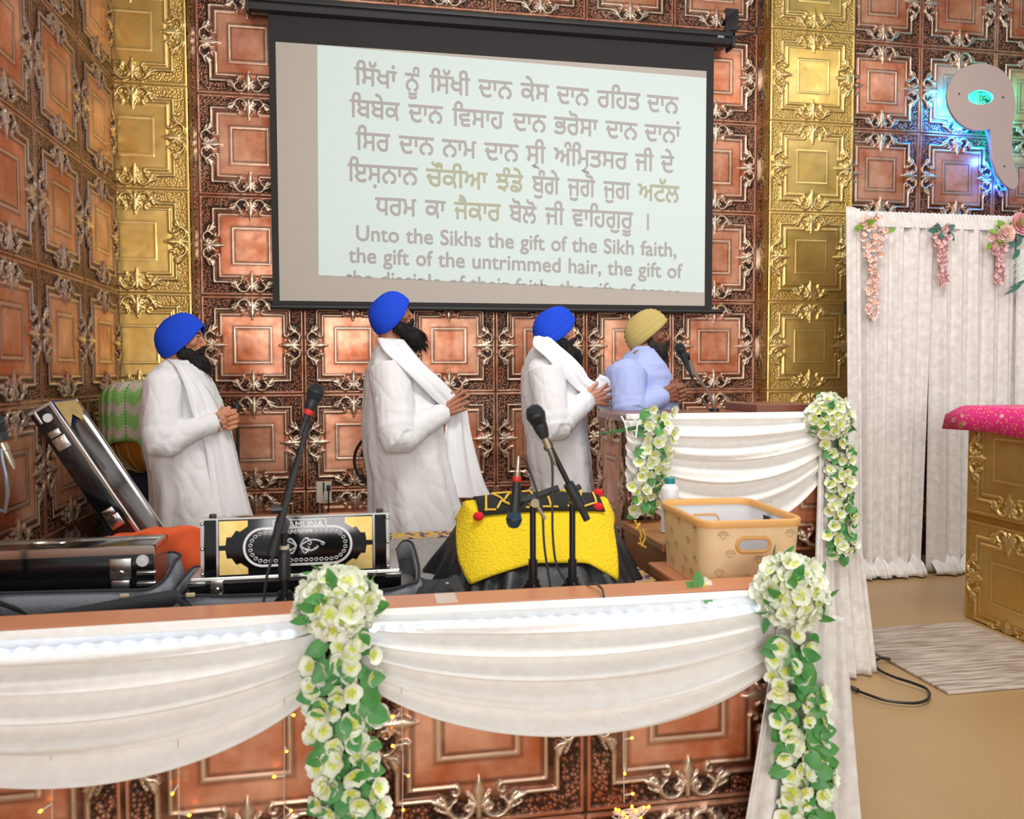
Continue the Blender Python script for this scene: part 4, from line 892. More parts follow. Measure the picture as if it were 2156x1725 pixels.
def cascade(label, top, L, wdt, m, n, leafm, seed, leaves=5, split=1):
    g = thing('flower_cascade', label, 'artificial flowers', tuple(top)); r = random.Random(seed); b = MB(); wdt *= 1.15; n = 100; fm = [flower_mesh('blossom', .0205, 4, .5, seed*10+k, m, M_PCEN) for k in range(3)]
    st_ = MB()
    for s_ in range(split):
        st_.tube([Vector(top)+Vector((wdt*.5*(s_-(split-1)/2)+.01*math.sin(i), -.008, -L*i/8*(1 if s_ == 0 else .8))) for i in range(9)], .002, 4)
    for k in range(n):
        f = ((k+r.random())/n); w = wdt*(1-.62*f)*(.75+.25*math.sin(9*f)); p = Vector(top)+Vector((r.uniform(-w, w)+.02*f, -.012-r.uniform(0, .022), -L*f))
        o = link('blossom', r.choice(fm), g); o.rotation_mode = 'QUATERNION'; o.rotation_quaternion = Vector((r.uniform(-.8, .8), -1, r.uniform(-.6, .5))).to_track_quat('Z', 'Y'); s = r.uniform(.8, 1.25)*(1-.3*f); o.scale = (s, s, s); o.location = p; o.matrix_parent_inverse = Matrix.Translation(top).inverted()
    for k in range(leaves):
        p = Vector(top)+Vector((r.uniform(-wdt, wdt), -.02, r.uniform(-.10, .03))); leaf_into(b, p, (r.uniform(-1, 1), -.3, r.uniform(-.8, .5)), (0, -1, .1), r.uniform(.05, .08), .55)
    rel(st_.build('stem', M_STEM), g)
    if leaves: rel(b.build('foliage', leafm, auto=False), g)
    return g
YB = YC-.085
cascade('long pale pink blossom cascade on the left curtain panel', at(1832, 456, 1, YB), .66, .085, M_PINK, 98, M_LIME, 21, 4)
cascade('short mauve pink blossom cascade with teal leaves at the curtain gap', at(1978, 478, 1, YB), .38, .06, M_PINK2, 60, M_TEAL, 22, 8)
cascade('mauve pink blossom cascade under the roses on the right curtain panel', at(2096, 490, 1, YB), .34, .06, M_PINK2, 60, M_LIME, 23, 6)
def rose(label, c, r_, m, seed):
    rr = random.Random(seed); g = thing('rose_flower', label, 'artificial flower', tuple(c))
    b = MB()
    for ring in range(5):
        n = 3+ring*2
        for k in range(n):
            a = 2*PI*(k+.5*(ring % 2))/n+rr.uniform(-.15, .15); R0 = r_*(.12+.17*ring); op = .25+.26*ring; P = []
            for i in range(5):
                q = i/4; row = []
                for j in range(5):
                    v = (j-2)/2*.55*(1+.4/(ring+1)); rad = R0*.5+r_*.45*q*math.sin(op)+R0*.5*q; z = r_*(.75*q*math.cos(op*.8)-.04*ring); an = a+v*math.sin(PI*(.2+.7*q))
                    row.append((rad*math.cos(an), rad*math.sin(an), z+.02*r_*rr.uniform(-1, 1)))
                P.append(row)
            b.grid(P)
    Q = Vector((-.15, -1, .15)).to_track_quat('Z', 'Y').to_matrix().to_4x4(); b2 = MB(); b2.add([(Matrix.Translation(c) @ Q) @ Vector(v) for v in b.v], b.f)
    rel(b2.build('petals', m, auto=False), g); b = MB()
    for k in range(5): leaf_into(b, Vector(c)+Vector((rr.uniform(-.03, .03), .01, rr.uniform(-.03, .03))), (rr.uniform(-1, 1), -.1, rr.uniform(-1, .6)), (0, -1, 0), .085, .6)
    rel(b.build('foliage', M_LIME, auto=False), g)
rose('large pink rose at the right edge of the curtain top', at(2150, 472, 1, YB-.02), .065, M_ROSE, 3)
rose('pale cream pink rose left of the large pink rose', at(2118, 492, 1, YB-.02), .048, mat('cream_rose_petal', (244, 208, 190), .6), 4)
g = thing('fern_spray', 'white fern fronds and green leaves at the right edge of the curtain', 'artificial leaves', tuple(at(2156, 540, 1, YB-.02)))
b = MB(); r = random.Random(4)
for k in range(5):
    a = at(2166, 528+k*14, 1, YB-.02); e = at(2128+k*3, 560+k*12-(k == 4)*10, 1, YB-.03)
    for i in range(9):
        p = a.lerp(e, .15+i/9*.85)
        for s in (-1, 1): leaf_into(b, p, (e-a).normalized()+Vector((0, 0, s*1.1)), (0, -1, 0), .035*(1.1-i/9*.8), .3)
rel(b.build('white_frond', mat('white_frond', (228, 236, 226), .6), auto=False), g)
b = MB()
for x, y, dx, dy in ((2150, 500, -.5, -.9), (2140, 515, -1, .0), (2146, 525, -.6, -1), (2156, 500, -1, .3)): leaf_into(b, at(x, y, 1, YB-.03), (dx, -.1, dy), (0, -1, 0), .075, .5)
for x, y, dx, dy in ((2160, 590, -1, -.5), (2150, 600, -1, -.6)): leaf_into(b, at(x, y, 1, YB-.03), (dx, -.1, dy), (0, -1, 0), .12, .22)
rel(b.build('foliage', M_TEAL, auto=False), g)
# ------------------------------------------------------------------ gold stand with pink cloth
gx, gy0, gy1, gz = 4.215, -1.375, -2.595, 1.10
gs = thing('gold_stand', 'tall stand faced with gold tiles at the right edge of the hall', 'stand', (4.6, -1.9, 0))
w = TileWall()
for i in range(2):
    for j in range(2): w.tile((gx, gy0-i*TS, -.03+j*TS), (0, -1, 0), ez, (-1, 0, 0), y0=.06 if j == 0 else 0., y1=1. if j == 0 else .86, n=60)
for p in w.V: p[:, 2] = np.maximum(p[:, 2], .004)
rel(w.build('left_panel', M_GOLD), gs)
w = TileWall()
for j in range(2): w.tile((gx+.002, gy0, -.03+j*TS), ex, ez, (0, 1, 0), y1=1. if j == 0 else .86, n=12)
for p in w.V: p[:, 2] = np.maximum(p[:, 2], .004)
rel(w.build('back_panel', M_GOLD), gs)
b = MB(); b.box2((gx+.004, gy1, .01), (gx+.75, gy0-.004, gz)); rel(b.build('body', mat('gold_paint', (170, 128, 48), .4, .6), smooth=False), gs)
def brocade():
    m = mat('pink_gold_brocade', (236, 44, 134), .5); nt = m.node_tree; L = nt.links; N = nt.nodes; p = N['Principled BSDF']
    tc = N.new('ShaderNodeTexCoord'); v = N.new('ShaderNodeTexVoronoi'); v.inputs['Scale'].default_value = 13; L.new(tc.outputs['Object'], v.inputs['Vector'])
    v2 = N.new('ShaderNodeTexVoronoi'); v2.inputs['Scale'].default_value = 62; L.new(tc.outputs['Object'], v2.inputs['Vector'])
    r = N.new('ShaderNodeValToRGB'); r.color_ramp.interpolation = 'CONSTANT'; r.color_ramp.elements[0].color = lin(196, 160, 90); r.color_ramp.elements[1].position = .17; r.color_ramp.elements[1].color = lin(240, 200, 190); e = r.color_ramp.elements.new(.22); e.color = lin(238, 48, 136)
    L.new(v.outputs['Distance'], r.inputs[0])
    r2 = N.new('ShaderNodeValToRGB'); r2.color_ramp.interpolation = 'CONSTANT'; r2.color_ramp.elements[0].color = (1, 1, 1, 1); r2.color_ramp.elements[1].position = .3; r2.color_ramp.elements[1].color = (0, 0, 0, 1); L.new(v2.outputs['Distance'], r2.inputs[0])
    mx = N.new('ShaderNodeMix'); mx.data_type = 'RGBA'; mx.inputs[7].default_value = lin(246, 160, 110); L.new(r2.outputs[0], mx.inputs[0]); L.new(r.outputs[0], mx.inputs[6]); L.new(mx.outputs[2], p.inputs['Base Color']); return m
M_BRO = brocade(); b = MB()
X_a, X_b, Y_a, Y_b = gx-.03, gx+.80, gy0+.03, gy1-.03; zt = 1.165; P = []; loop = []
def lp(k, n=40):
    per = [(X_a, Y_b), (X_a, Y_a), (X_b, Y_a), (X_b, Y_b)]; i = k*4//n; t = (k*4/n)-i; a, c = per[i % 4], per[(i+1) % 4]; return a[0]+(c[0]-a[0])*t, a[1]+(c[1]-a[1])*t
cx_, cy_ = (X_a+X_b)/2, (Y_a+Y_b)/2
for k in range(40):
    x, y = lp(k); cn = min(abs(k-10*j) for j in range(5)); f = max(0, 1-cn/3.0); nx_, ny_ = (x-cx_)/.42, (y-cy_)/.62; m_ = max(abs(nx_), abs(ny_)); ox = (nx_ if abs(nx_) > .93*m_ else 0); oy = (ny_ if abs(ny_) > .93*m_ else 0)
    P.append([(cx_+(x-cx_)*.05, cy_+(y-cy_)*.05, zt), (cx_+(x-cx_)*.96, cy_+(y-cy_)*.96, zt), (x, y, zt-.008), (x+ox*(.02+.03*f), y+oy*(.02+.03*f), zt-.055+.004*f), (x+ox*(.015+.03*f), y+oy*(.03+.05*f), zt-.14+.012*f+.006*math.sin(k*1.7))])
b.grid(P, closed_u=True); o = b.build('brocade_cloth', M_BRO, auto=False); md = o.modifiers.new('thickness', 'SOLIDIFY'); md.thickness = .004
tag(o, 'bright pink and gold brocade cloth draped over the gold stand', 'cloth')
# ------------------------------------------------------------------ floor rug and cable
M_RUG = mat('streaky_beige_rug', (196, 180, 164), .95, bump=(180, .6)); nt = M_RUG.node_tree; tc = nt.nodes.new('ShaderNodeTexCoord'); mp = nt.nodes.new('ShaderNodeMapping'); mp.inputs['Scale'].default_value = (2.2, 26, 1); nz = nt.nodes.new('ShaderNodeTexNoise'); nz.inputs['Scale'].default_value = 2.2; nz.inputs['Detail'].default_value = 6
nt.links.new(tc.outputs['Object'], mp.inputs[0]); nt.links.new(mp.outputs[0], nz.inputs['Vector']); rr_ = nt.nodes.new('ShaderNodeValToRGB'); rr_.color_ramp.elements[0].position = .36; rr_.color_ramp.elements[0].color = lin(152, 132, 114); rr_.color_ramp.elements[1].position = .62; rr_.color_ramp.elements[1].color = lin(208, 194, 180); nt.links.new(nz.outputs['Fac'], rr_.inputs[0]); nt.links.new(rr_.outputs[0], nt.nodes['Principled BSDF'].inputs['Base Color'])
b = MB(); b.box2((3.36, -2.318, .001), (4.14, -1.49, .014), .004); tag(b.build('floor_rug', M_RUG, smooth=False), 'small streaky beige rug on the vinyl floor beside the stage', 'rug')
g = thing('audio_cable', 'black audio cable with a jack plug lying on the floor by the small rug', 'cable', (3.2, -2.2, 0))
P_ = [at(x, y, 2, .024 if x > 1850 and y < 1440 else .016) for x, y in ((1806, 1455), (1830, 1464), (1860, 1474), (1900, 1480), (1935, 1480), (1955, 1470), (1952, 1452), (1920, 1438), (1880, 1425), (1850, 1410), (1842, 1395), (1855, 1386), (1875, 1388))]
b = MB(); Q = [Vector(p) for p in P_]; b.tube(smooth_path(Q), .006, 6); rel(b.build('wire', M_DARK), g)
b = MB(); e = at(1786, 1444, 2, .016); b.cyl(Q[0], Q[0].lerp(e, .6), .011, 10); b.cyl(Q[0].lerp(e, .6), e, .004, 8); rel(b.build('jack_plug', mat('plug_metal', (90, 84, 78), .35, .6)), g)
b = MB(); p = at(2022, 1320, 2, .006); b.ell(p, (.008, .006, .006)); b.tube([p, p+Vector((.03, -.05, -.003)), p+Vector((.07, -.06, -.003))], .0012, 4); tag(b.build('red_thread_scrap', mat('red_scrap', (170, 60, 50), .7)), 'tiny red thread scrap on the floor near the gold stand', 'scrap')
# ------------------------------------------------------------------ wall fittings
t = thing('wall_outlet', 'double power outlet with plugs low on the copper back wall', 'outlet', (.725, -.01, .60))
b = MB(); b.box2((.675, -.022, .53), (.77, -.012, .665), .004); rel(b.build('cover_plate', mat('ivory_plate', (214, 206, 190), .4), smooth=False), t)
b = MB(); b.box((.752, -.034, .625), (.024, .024, .034), bev=.004); b.tube([(.752, -.044, .612), (.752, -.05, .58), (.748, -.04, .45), (.742, -.035, .25), (.74, -.035, .02)], .004, 6); rel(b.build('black_plug', M_DARK), t)
b = MB(); b.box((.735, -.036, .575), (.026, .026, .06), bev=.005); rel(b.build('white_plug', mat('ivory_plug', (206, 196, 186), .5)), t)
b = MB(); b.box2((.716, -.026, .585), (.726, -.021, .66)); rel(b.build('black_strip', M_DARK, smooth=False), t)
b = MB(); b.box2((-.425, -1.375, 1.10), (-.385, -1.275, 1.205), .006); tag(b.build('wall_box', mat('white_box', (232, 226, 214), .5)), 'small white plastic box on the left wall above the tilted case', 'wall box')
# fan behind the man with raised face
fx, fy, fz = at(806, 968, 1, -.42); fn = thing('pedestal_fan', 'black pedestal fan mostly hidden behind the man with the raised face', 'fan', (fx, fy, 0)); R_ = .165
b = MB(); circ = lambda r, y: [(fx+r*math.cos(2*PI*k/48), y, fz+r*math.sin(2*PI*k/48)) for k in range(48)]
b.tube(circ(R_, fy-.03), .009, 6, closed=True)
for r_ in (.05, .08, .11, .14): b.tube(circ(r_, fy-.055+.3*r_**2*4), .0022, 4, closed=True)
for k in range(40): a = 2*PI*k/40; b.tube([(fx+.03*math.cos(a), fy-.058, fz+.03*math.sin(a)), (fx+.10*math.cos(a), fy-.055, fz+.10*math.sin(a)), (fx+R_*math.cos(a), fy-.03, fz+R_*math.sin(a))], .0018, 4)
rel(b.build('grille', M_DARK), fn)
b = MB()
for k in range(3):
    a = 2*PI*k/3; P = [[(fx+r_*math.cos(a+w_), fy-.015+.02*(w_-.3), fz+r_*math.sin(a+w_)) for w_ in (0, .3, .6, .9)] for r_ in (.03, .08, .135)]; b.grid(P)
rel(b.build('blade', mat('smoky_blade', (60, 50, 44), .3), auto=False), fn)
b = MB(); b.cyl((fx, fy+.0, fz), (fx, fy+.09, fz), .05, 16); rel(b.build('motor', M_DARK), fn)
b = MB(); b.cyl((fx, fy+.05, .03), (fx, fy+.05, fz-.02), .014, 10); rel(b.build('pole', M_DARK), fn); b = MB(); b.cyl((fx, fy+.05, 0), (fx, fy+.05, .03), .17, 28); rel(b.build('base', M_DARK), fn)
# ------------------------------------------------------------------ harmoniums, bags, cloths on the stage
M_LACQ = mat('black_lacquer', (14, 14, 18), .12, spec=.6); M_CHR = mat('chrome_trim', (200, 198, 194), .18, 1.); M_BRS = mat('brass_plate', (214, 178, 88), .35, .55, var=(30, (236, 212, 140), 2)); M_SILV = mat('silver_inlay', (226, 226, 226), .35, .3); M_BAG = mat('black_bag_cloth', (44, 46, 50), .8, bump=(120, .3)); M_BAGG = mat('grey_bag_lining', (122, 126, 134), .65, bump=(90, .3)); M_TAB = mat('beige_zip_tab', (206, 186, 150), .6)
ZR = ZD+.014
def rect_strip(b, pts, w, d):
    for p, q in zip(pts, pts[1:]):
        p, q = Vector(p), Vector(q); t = (q-p).normalized(); n = Vector((-t.z, 0, t.x))*w/2; y = Vector((0, -d, 0))
        vs = [p+n, p-n, q-n, q+n]; b.add(vs+[v+y for v in vs], [(4, 5, 6, 7), (0, 3, 2, 1), (0, 1, 5, 4), (1, 2, 6, 5), (2, 3, 7, 6), (3, 0, 4, 7)])
def latch(b, x, y, z, s=1.):
    b.box((x, y-.003, z+.018*s), (.042*s, .006, .042*s), bev=.002); b.box((x, y-.006, z-.016*s), (.036*s, .010, .022*s), bev=.003); b.cyl((x, y-.012, z+.006*s), (x, y-.004, z+.006*s), .008*s, 8)
# centre harmonium with its bellows board raised towards the camera
hx0, hx1, hy = .475, 1.050, -2.64
h = thing('harmonium', 'black harmonium with silver oval inlay and gold corner plates in the middle of the stage', 'harmonium', (.76, hy, ZR))
b = MB(); b.box2((hx0-.035, hy-.03, ZR+.02), (hx1+.035, hy+.30, ZR+.095), .006); rel(b.build('body', M_LACQ), h)
b = MB(); b.box2((hx0-.03, hy-.026, ZR+.095), (hx1+.03, hy+.29, ZR+.102), .002); b.box2((hx0-.036, hy-.034, ZR+.084), (hx1+.036, hy-.03, ZR+.096)); rel(b.build('keyboard_rail', M_CHR, smooth=False), h)
bz0, bz1 = ZR+.10, .902; T_ = Matrix.Translation((0, hy, bz0)) @ Matrix.Rotation(-.06, 4, 'X') @ Matrix.Translation((0, -hy, -bz0))
def bel(o): o.data.transform(T_); return rel(o, h)
b = MB(); b.box2((hx0, hy-.02, bz0), (hx1, hy+.03, bz1), .004); bel(b.build('bellows_board', M_LACQ))
b = MB(); yf = hy-.021
for x in (hx0+.006, hx0+.05, hx1-.05, hx1-.006): b.box((x, yf-.002, (bz0+bz1)/2), (.010 if x in (hx0+.006, hx1-.006) else .006, .005, bz1-bz0))
b.box(((hx0+hx1)/2, yf+.02, bz1+.001), (hx1-hx0, .05, .005)); bel(b.build('chrome_edge', M_CHR, smooth=False))
for x in (hx0+.006, hx1-.006):
    for z in (bz0+.012, (bz0+bz1)/2, bz1-.012):
        b = MB(); b.ell((x, yf-.006, z), (.006, .004, .006), nu=8, nv=6); bel(b.build('rivet', M_CHR))
cxh, czh = (hx0+hx1)/2+.004, (bz0+bz1)/2+.004
def oval(b, rx, rz, w, d): rect_strip(b, [(cxh+math.copysign(max(0, rx-rz), math.cos(a)) + rz*math.cos(a), yf, czh-.006+rz*math.sin(a)) for a in [2*PI*(k+.5)/48 for k in range(49)]], w, d)
b = MB(); oval(b, .163, .058, .007, .002); bel(b.build('oval_inlay', M_SILV, smooth=False))
b = MB()
for k in range(44):
    a = 2*PI*k/44; L = .145-.044
    # beads spaced along the inner stadium
    per = 4*L+2*PI*.044; s = per*k/44
    if s < 2*L: p = (-L+s, .044)
    elif s < 2*L+PI*.044: q = (s-2*L)/.044; p = (L+.044*math.sin(q), .044*math.cos(q))
    elif s < 4*L+PI*.044: p = (L-(s-2*L-PI*.044), -.044)
    else: q = (s-4*L-PI*.044)/.044; p = (-L-.044*math.sin(q), -.044*math.cos(q))
    b.tube([(cxh+p[0]+.0055*math.cos(t), yf-.002, czh-.006+p[1]+.0045*math.sin(t)) for t in [2*PI*j/8 for j in range(8)]], .0014, 4, closed=True)
bel(b.build('bead_inlay', M_SILV))
b = MB()
for s in (-1, 1):
    for q, (L, up) in enumerate(((.075, .02), (.055, -.018), (.035, .026), (.028, -.026))): b.tube([(cxh+s*(.006+L*t), yf-.002, czh-.006+up*math.sin(PI*t*.9)*(1-.2*t)) for t in [i/8 for i in range(9)]]+[(cxh+s*(L+.0+.006*math.sin(t)), yf-.002, czh-.006+up*.3+.006*math.cos(t)) for t in (0, 1.5, 3, 4.5)], [.0026]*9+[.002]*4, 5)
bel(b.build('scroll_inlay', M_SILV))
b = MB(); rect_strip(b, [(cxh-.075, yf, bz1-.009), (cxh+.085, yf, bz1-.009)], .003, .002); rect_strip(b, [(cxh-.075, yf, bz1-.036), (cxh+.085, yf, bz1-.036)], .003, .002)
for x in (-.075, .085): rect_strip(b, [(cxh+x, yf, bz1-.009), (cxh+x, yf, bz1-.036)], .003, .002)
bel(b.build('nameplate_border', M_SILV, smooth=False))
for s_, z_, hgt, x0_, x1_ in (('AMUNA', bz1-.0325, .027, -.030, .078), ('AMUNA', czh+.036, .016, -.024, .044)):  # lower, smaller row repeats the name inside the oval
    o = put_text('name_lettering', s_, (cxh+x0_, yf-.001, z_), (cxh+x1_, yf-.001, z_), hgt, M_SILV, h, bold=.022); o.data.transform(T_)
b = MB(); b.tube([(cxh-.062+.009*math.cos(t), yf-.002, bz1-.022+.009*math.sin(t)) for t in [.6+i*.5 for i in range(11)]], .002, 5); bel(b.build('nameplate_emblem', M_SILV))
for sx in (-1, 1):
    for szz in (-1, 1):
        X = hx0+.055 if sx < 0 else hx1-.055; Z = bz0+.006 if szz < 0 else bz1-.006; pts = [(0, 0), (.085, 0), (.085, .018), (.062, .034), (.05, .03), (.036, .05), (.022, .05), (.018, .075), (0, .075)]
        b = MB(); pp = [(X-sx*u, Z-szz*v) for u, v in pts]; pp = pp if sx*szz < 0 else pp[::-1]; b.prism(pp, -.0025, Matrix.Translation((0, yf, 0))); bel(b.build('corner_plate', M_BRS, smooth=False))
for x in (hx0+.03, hx1-.12): b = MB(); latch(b, x+.02, hy-.034, ZR+.06, .9); rel(b.build('latch', M_CHR), h)
for x in (hx0-.02, hx1-.0): b = MB(); b.box((x+.01, hy-.034, ZR+.085), (.05, .004, .012), bev=.001); rel(b.build('corner_bracket', M_CHR), h)
b = MB(); b.box((hx0+.03, hy+.03, bz1+.006), (.022, .012, .012), bev=.004); b.box((hx1-.03, hy+.03, bz1+.006), (.022, .012, .012), bev=.004); rel(b.build('peg', mat('dark_peg', (70, 40, 36), .5)), h)
# closed harmonium at the left
ax0, ax1, ay0, ay1, az0, az1 = -.38, .330, -2.615, -2.445, ZR+.02, .820
h2 = thing('harmonium', 'glossy black harmonium box with chrome edges at the left front of the stage', 'harmonium', (0, -2.53, ZR))
b = MB(); b.box2((ax0, ay0, az0), (ax1, ay1, az1), .003); rel(b.build('body', M_LACQ), h2)
b = MB(); b.box2((ax0, ay0-.003, az1-.022), (ax1, ay0, az1+.001)); b.box2((ax0, ay0-.002, az1), (ax1, ay0+.012, az1+.003)); b.box2((ax0, ay1-.008, az1), (ax1, ay1+.001, az1+.003)); b.box2((ax1, ay0-.003, az0+.02), (ax1+.003, ay0+.012, az1+.001)); b.box2((ax1, ay1-.008, az0+.02), (ax1+.003, ay1+.002, az1+.001)); b.box2((ax1, ay0, az1-.01), (ax1+.003, ay1, az1+.001)); b.box2((ax1-.012, ay0, az1), (ax1, ay1, az1+.003)); rel(b.build('chrome_edge', M_CHR, smooth=False), h2)
b = MB(); b.box2((ax1+.001, ay0+.012, az0+.03), (ax1+.004, ay1-.008, az1-.012)); rel(b.build('end_panel', mat('painted_orange_reflection', (180, 84, 52), .2, .2), smooth=False), h2)  # orange reflection painted into the colour of the black end
b = MB(); latch(b, ax1-.095, ay0-.003, az0+.085, 1.5); rel(b.build('latch', M_CHR), h2)
b = MB(); b.cyl((ax1-.032, ay0-.008, az1-.042), (ax1-.032, ay0, az1-.042), .018, 20); b.cyl((ax1-.032, ay0-.011, az1-.042), (ax1-.032, ay0-.008, az1-.042), .006, 10); rel(b.build('round_stop', M_SILV), h2)
for z in (az0+.095, az0+.062): b = MB(); b.box((ax1-.022, ay0-.004, z), (.058, .008, .012), bev=.003); rel(b.build('corner_bracket', M_CHR), h2)
b = MB(); b.tube([(.0+.05*math.cos(t), (ay0+ay1)/2+.014*math.sin(t), az1+.006) for t in [2*PI*k/16 for k in range(16)]], .0025, 5, closed=True); rel(b.build('lid_handle', M_CHR), h2)
# tilted harmonium leaning at the left wall
P0 = Vector((.125, -2.05, ZR+.012)); ang = math.atan2(1.165-.62, -.20-.125); L_ = .665
Mt = Matrix.Translation(P0) @ Matrix.Rotation(-(ang-PI), 4, 'Y') @ Matrix.Rotation(0, 4, 'X')
h3 = thing('harmonium', 'black harmonium with chrome edges tilted up against the left wall', 'harmonium', tuple(P0))
def tl(b, n, m, sm=True):
    o = b.build(n, m, smooth=sm); o.data.transform(Mt); return rel(o, h3)
# local: -x runs up the slope, +z is the broad face, y is depth
b = MB(); b.box2((-L_, -.02, -.0), (0, .26, .085), .003); tl(b, 'body', M_LACQ)
b = MB(); b.box2((-L_, -.024, .078), (0, -.019, .088)); b.box2((-L_, -.02, .085), (0, -.008, .089)); b.box2((-L_, .25, .08), (0, .262, .089)); b.box2((-L_-.003, -.022, 0), (-L_+.008, .26, .088)); tl(b, 'chrome_edge', M_CHR, False)
b = MB(); b.add([(-L_+.004, -.0, .0895), (-L_+.004, .24, .0895), (-L_+.05, .24, .0895), (-L_+.09, .16, .0895), (-L_+.06, .10, .0895), (-L_+.11, .0, .0895)], [(0, 1, 2, 3, 4, 5)]); tl(b, 'corner_plate', M_BRS, False)
b = MB(); b.cyl((-L_+.045, -.030, .05), (-L_+.045, -.02, .05), .016, 18); tl(b, 'round_stop', M_SILV)
for lx in (-L_+.125, -.20):
    b = MB(); latch(b, 0, 0, 0, 1.2); b2 = MB(); b2.add([Matrix.Translation((lx, -.022, .04)) @ Matrix.Rotation(PI/2, 4, 'Y') @ Vector(v) for v in b.v], b.f); tl(b2, 'latch', M_CHR)
b = MB(); b.box((-L_+.03, -.023, .02), (.05, .006, .012), bev=.002); tl(b, 'corner_bracket', M_CHR)
# orange cloth thrown over a low box
g = thing('orange_cloth', 'bright orange cloth spread over a low bundle behind the harmoniums', 'cloth', (.22, -2.2, ZR)); P = []
for i in range(31):
    u = i/30; row = []
    for j in range(25):
        v = j/24; x = .02+.40*u; z_top = float(np.interp(u, [0, .2, .5, 1], [.755, .79, .81, .80]))+.004*math.sin(17*u)
        if v < .55: t = v/.55; y = -2.27+.0*t-.02*math.sin(6*u); z = ZR+(z_top-ZR)*t+.0; y -= .03*(1-t)+.012*math.sin(8*u+4*t)+.008*math.sin(19*u-6*t)
        else: t = (v-.55)/.45; y = -2.27+.30*t-.02*math.sin(6*u)*(1-t); z = z_top-.01*t+.006*math.sin(9*u+7*t)-.1*t*t
        row.append((x, y, z))
    P.append(row)
b = MB(); b.grid(P); o = rel(b.build('drape', mat('orange_cotton', (226, 92, 44), .85, bump=(24, .3)), auto=False), g); md = o.modifiers.new('thickness', 'SOLIDIFY'); md.thickness = .004
b = MB(); b.box2((.05, -2.245, ZR), (.40, -2.0, .765), .03); rel(b.build('bundle', mat('orange_cotton', (226, 92, 44), .85)), g)
# soft gig bags the harmoniums stand in
def bag(label, x0, x1, y0, y1, hf, seed, flapx=None):
    t = thing('gig_bag', label, 'bag', ((x0+x1)/2, y0, ZR)); r = random.Random(seed); n = 64; P = []
    for k in range(n):
        a = 2*PI*k/n; ex_ = .28; cx_, sy_ = math.cos(a), math.sin(a); x = (x0+x1)/2+(x1-x0)/2*math.copysign(abs(cx_)**ex_, cx_); y = (y0+y1)/2+(y1-y0)/2*math.copysign(abs(sy_)**ex_, sy_)
        hh = hf(x, y)+.006*math.sin(5*a+seed); w = .012*math.sin(9*a+seed); nx_, ny_ = cx_, sy_
        P.append([(x, y, ZR), (x+nx_*(.014+w), y+ny_*(.014+w*.5), ZR+hh*.45), (x+nx_*.004, y+ny_*.004, ZR+hh), (x-nx_*.006, y-ny_*.006, ZR+hh-.004), (x-nx_*.004, y-ny_*.004, ZR+hh*.5)])
    b = MB(); b.grid(P, closed_u=True); rel(b.build('wall', M_BAGG, auto=False), t)
    b = MB(); b.tube([p[2] for p in P], .005, 6, closed=True); rel(b.build('zip_edge', M_BAG), t); return t
t = bag('open black and grey gig bag around the glossy left harmonium', ax0-.02, ax1+.045, ay0-.075, ay1+.03, lambda x, y: .080+.055*smooth01((x-.22)/.14)*smooth01((y+2.72)/.16)+.012*(1-smooth01((x+.3)/.5)), 3)
b = MB(); b.box((ax1-.065, ay0-.084, ZR+.068), (.026, .008, .012), bev=.003); rel(b.build('zip_tab', M_TAB), t)
b = MB(); P = [(-.16, -2.80, ZR+.012), (.10, -2.77, ZR+.03), (.30, -2.745, ZR+.055), (.42, -2.73, ZR+.066), (.47, -2.76, ZR+.02)]
b.grid([[Vector(p)+Vector((0, -.004, -.028)), Vector(p)+Vector((0, -.012, 0)), Vector(p)+Vector((0, .002, .022))] for p in P]); o = rel(b.build('carry_strap', M_BAG, auto=False), t); md = o.modifiers.new('s', 'SOLIDIFY'); md.thickness = .006
t = bag('open black and grey gig bag around the centre harmonium', hx0-.075, hx1+.09, hy-.115, hy+.34, lambda x, y: .066+.05*smooth01((x-1.06)/.05)*smooth01((y+2.72)/.1), 5)
b = MB(); b.box((hx0-.01, hy-.125, ZR+.078), (.026, .008, .012), bev=.003); rel(b.build('zip_tab', M_TAB), t)
t = thing('gig_bag', 'small folded black bag lying right of the centre harmonium', 'bag', (1.22, -2.72, ZR)); P = []
for k in range(40):
    a = 2*PI*k/40; cx_, sy_ = math.copysign(abs(math.cos(a))**.5, math.cos(a)), math.copysign(abs(math.sin(a))**.5, math.sin(a)); x, y = 1.205+.075*cx_, -2.70+.11*sy_; P.append([(x, y, ZR), (x*1+.006*cx_, y+.006*sy_, ZR+.03), (1.205+.068*cx_, -2.70+.10*sy_, ZR+.055+.01*math.sin(3*a)), (1.205+.02*cx_, -2.70+.03*sy_, ZR+.045)])
b = MB(); b.grid(P, closed_u=True); rel(b.build('body', M_BAG, auto=False), t)
b = MB(); A_, B_ = Vector((1.13, -2.87, ZR+.010)), Vector((1.215, -2.80, ZR+.075)); sd = Vector((.022, -.008, -.014)); b.grid([[A_.lerp(B_, q)-sd, A_.lerp(B_, q)+Vector((0, -.006, .006)), A_.lerp(B_, q)+sd] for q in (0, .25, .5, .75, 1)]); o = rel(b.build('webbing_strap', M_BAG, auto=False), t); md = o.modifiers.new('s', 'SOLIDIFY'); md.thickness = .005
ya = lambda px, py: at(px, py, 1, -2.80); b = MB(); b.tube([ya(x, y) for x, y in ((918, 1250), (917, 1245), (921, 1241), (922, 1252), (927, 1242), (928, 1234))], .0032, 5)
for x, y, q in ((930, 1238, 3), (934, 1234, 2.5), (937, 1232, 2.5), (940, 1230, 3.5), (943, 1229, 2.5)): b.tube([ya(x-1, y-q), ya(x+1, y), ya(x+1.6, y-q*.5)], .002, 4)
rel(b.build('white_script_mark', mat('white_print', (232, 228, 228), .6)), t)
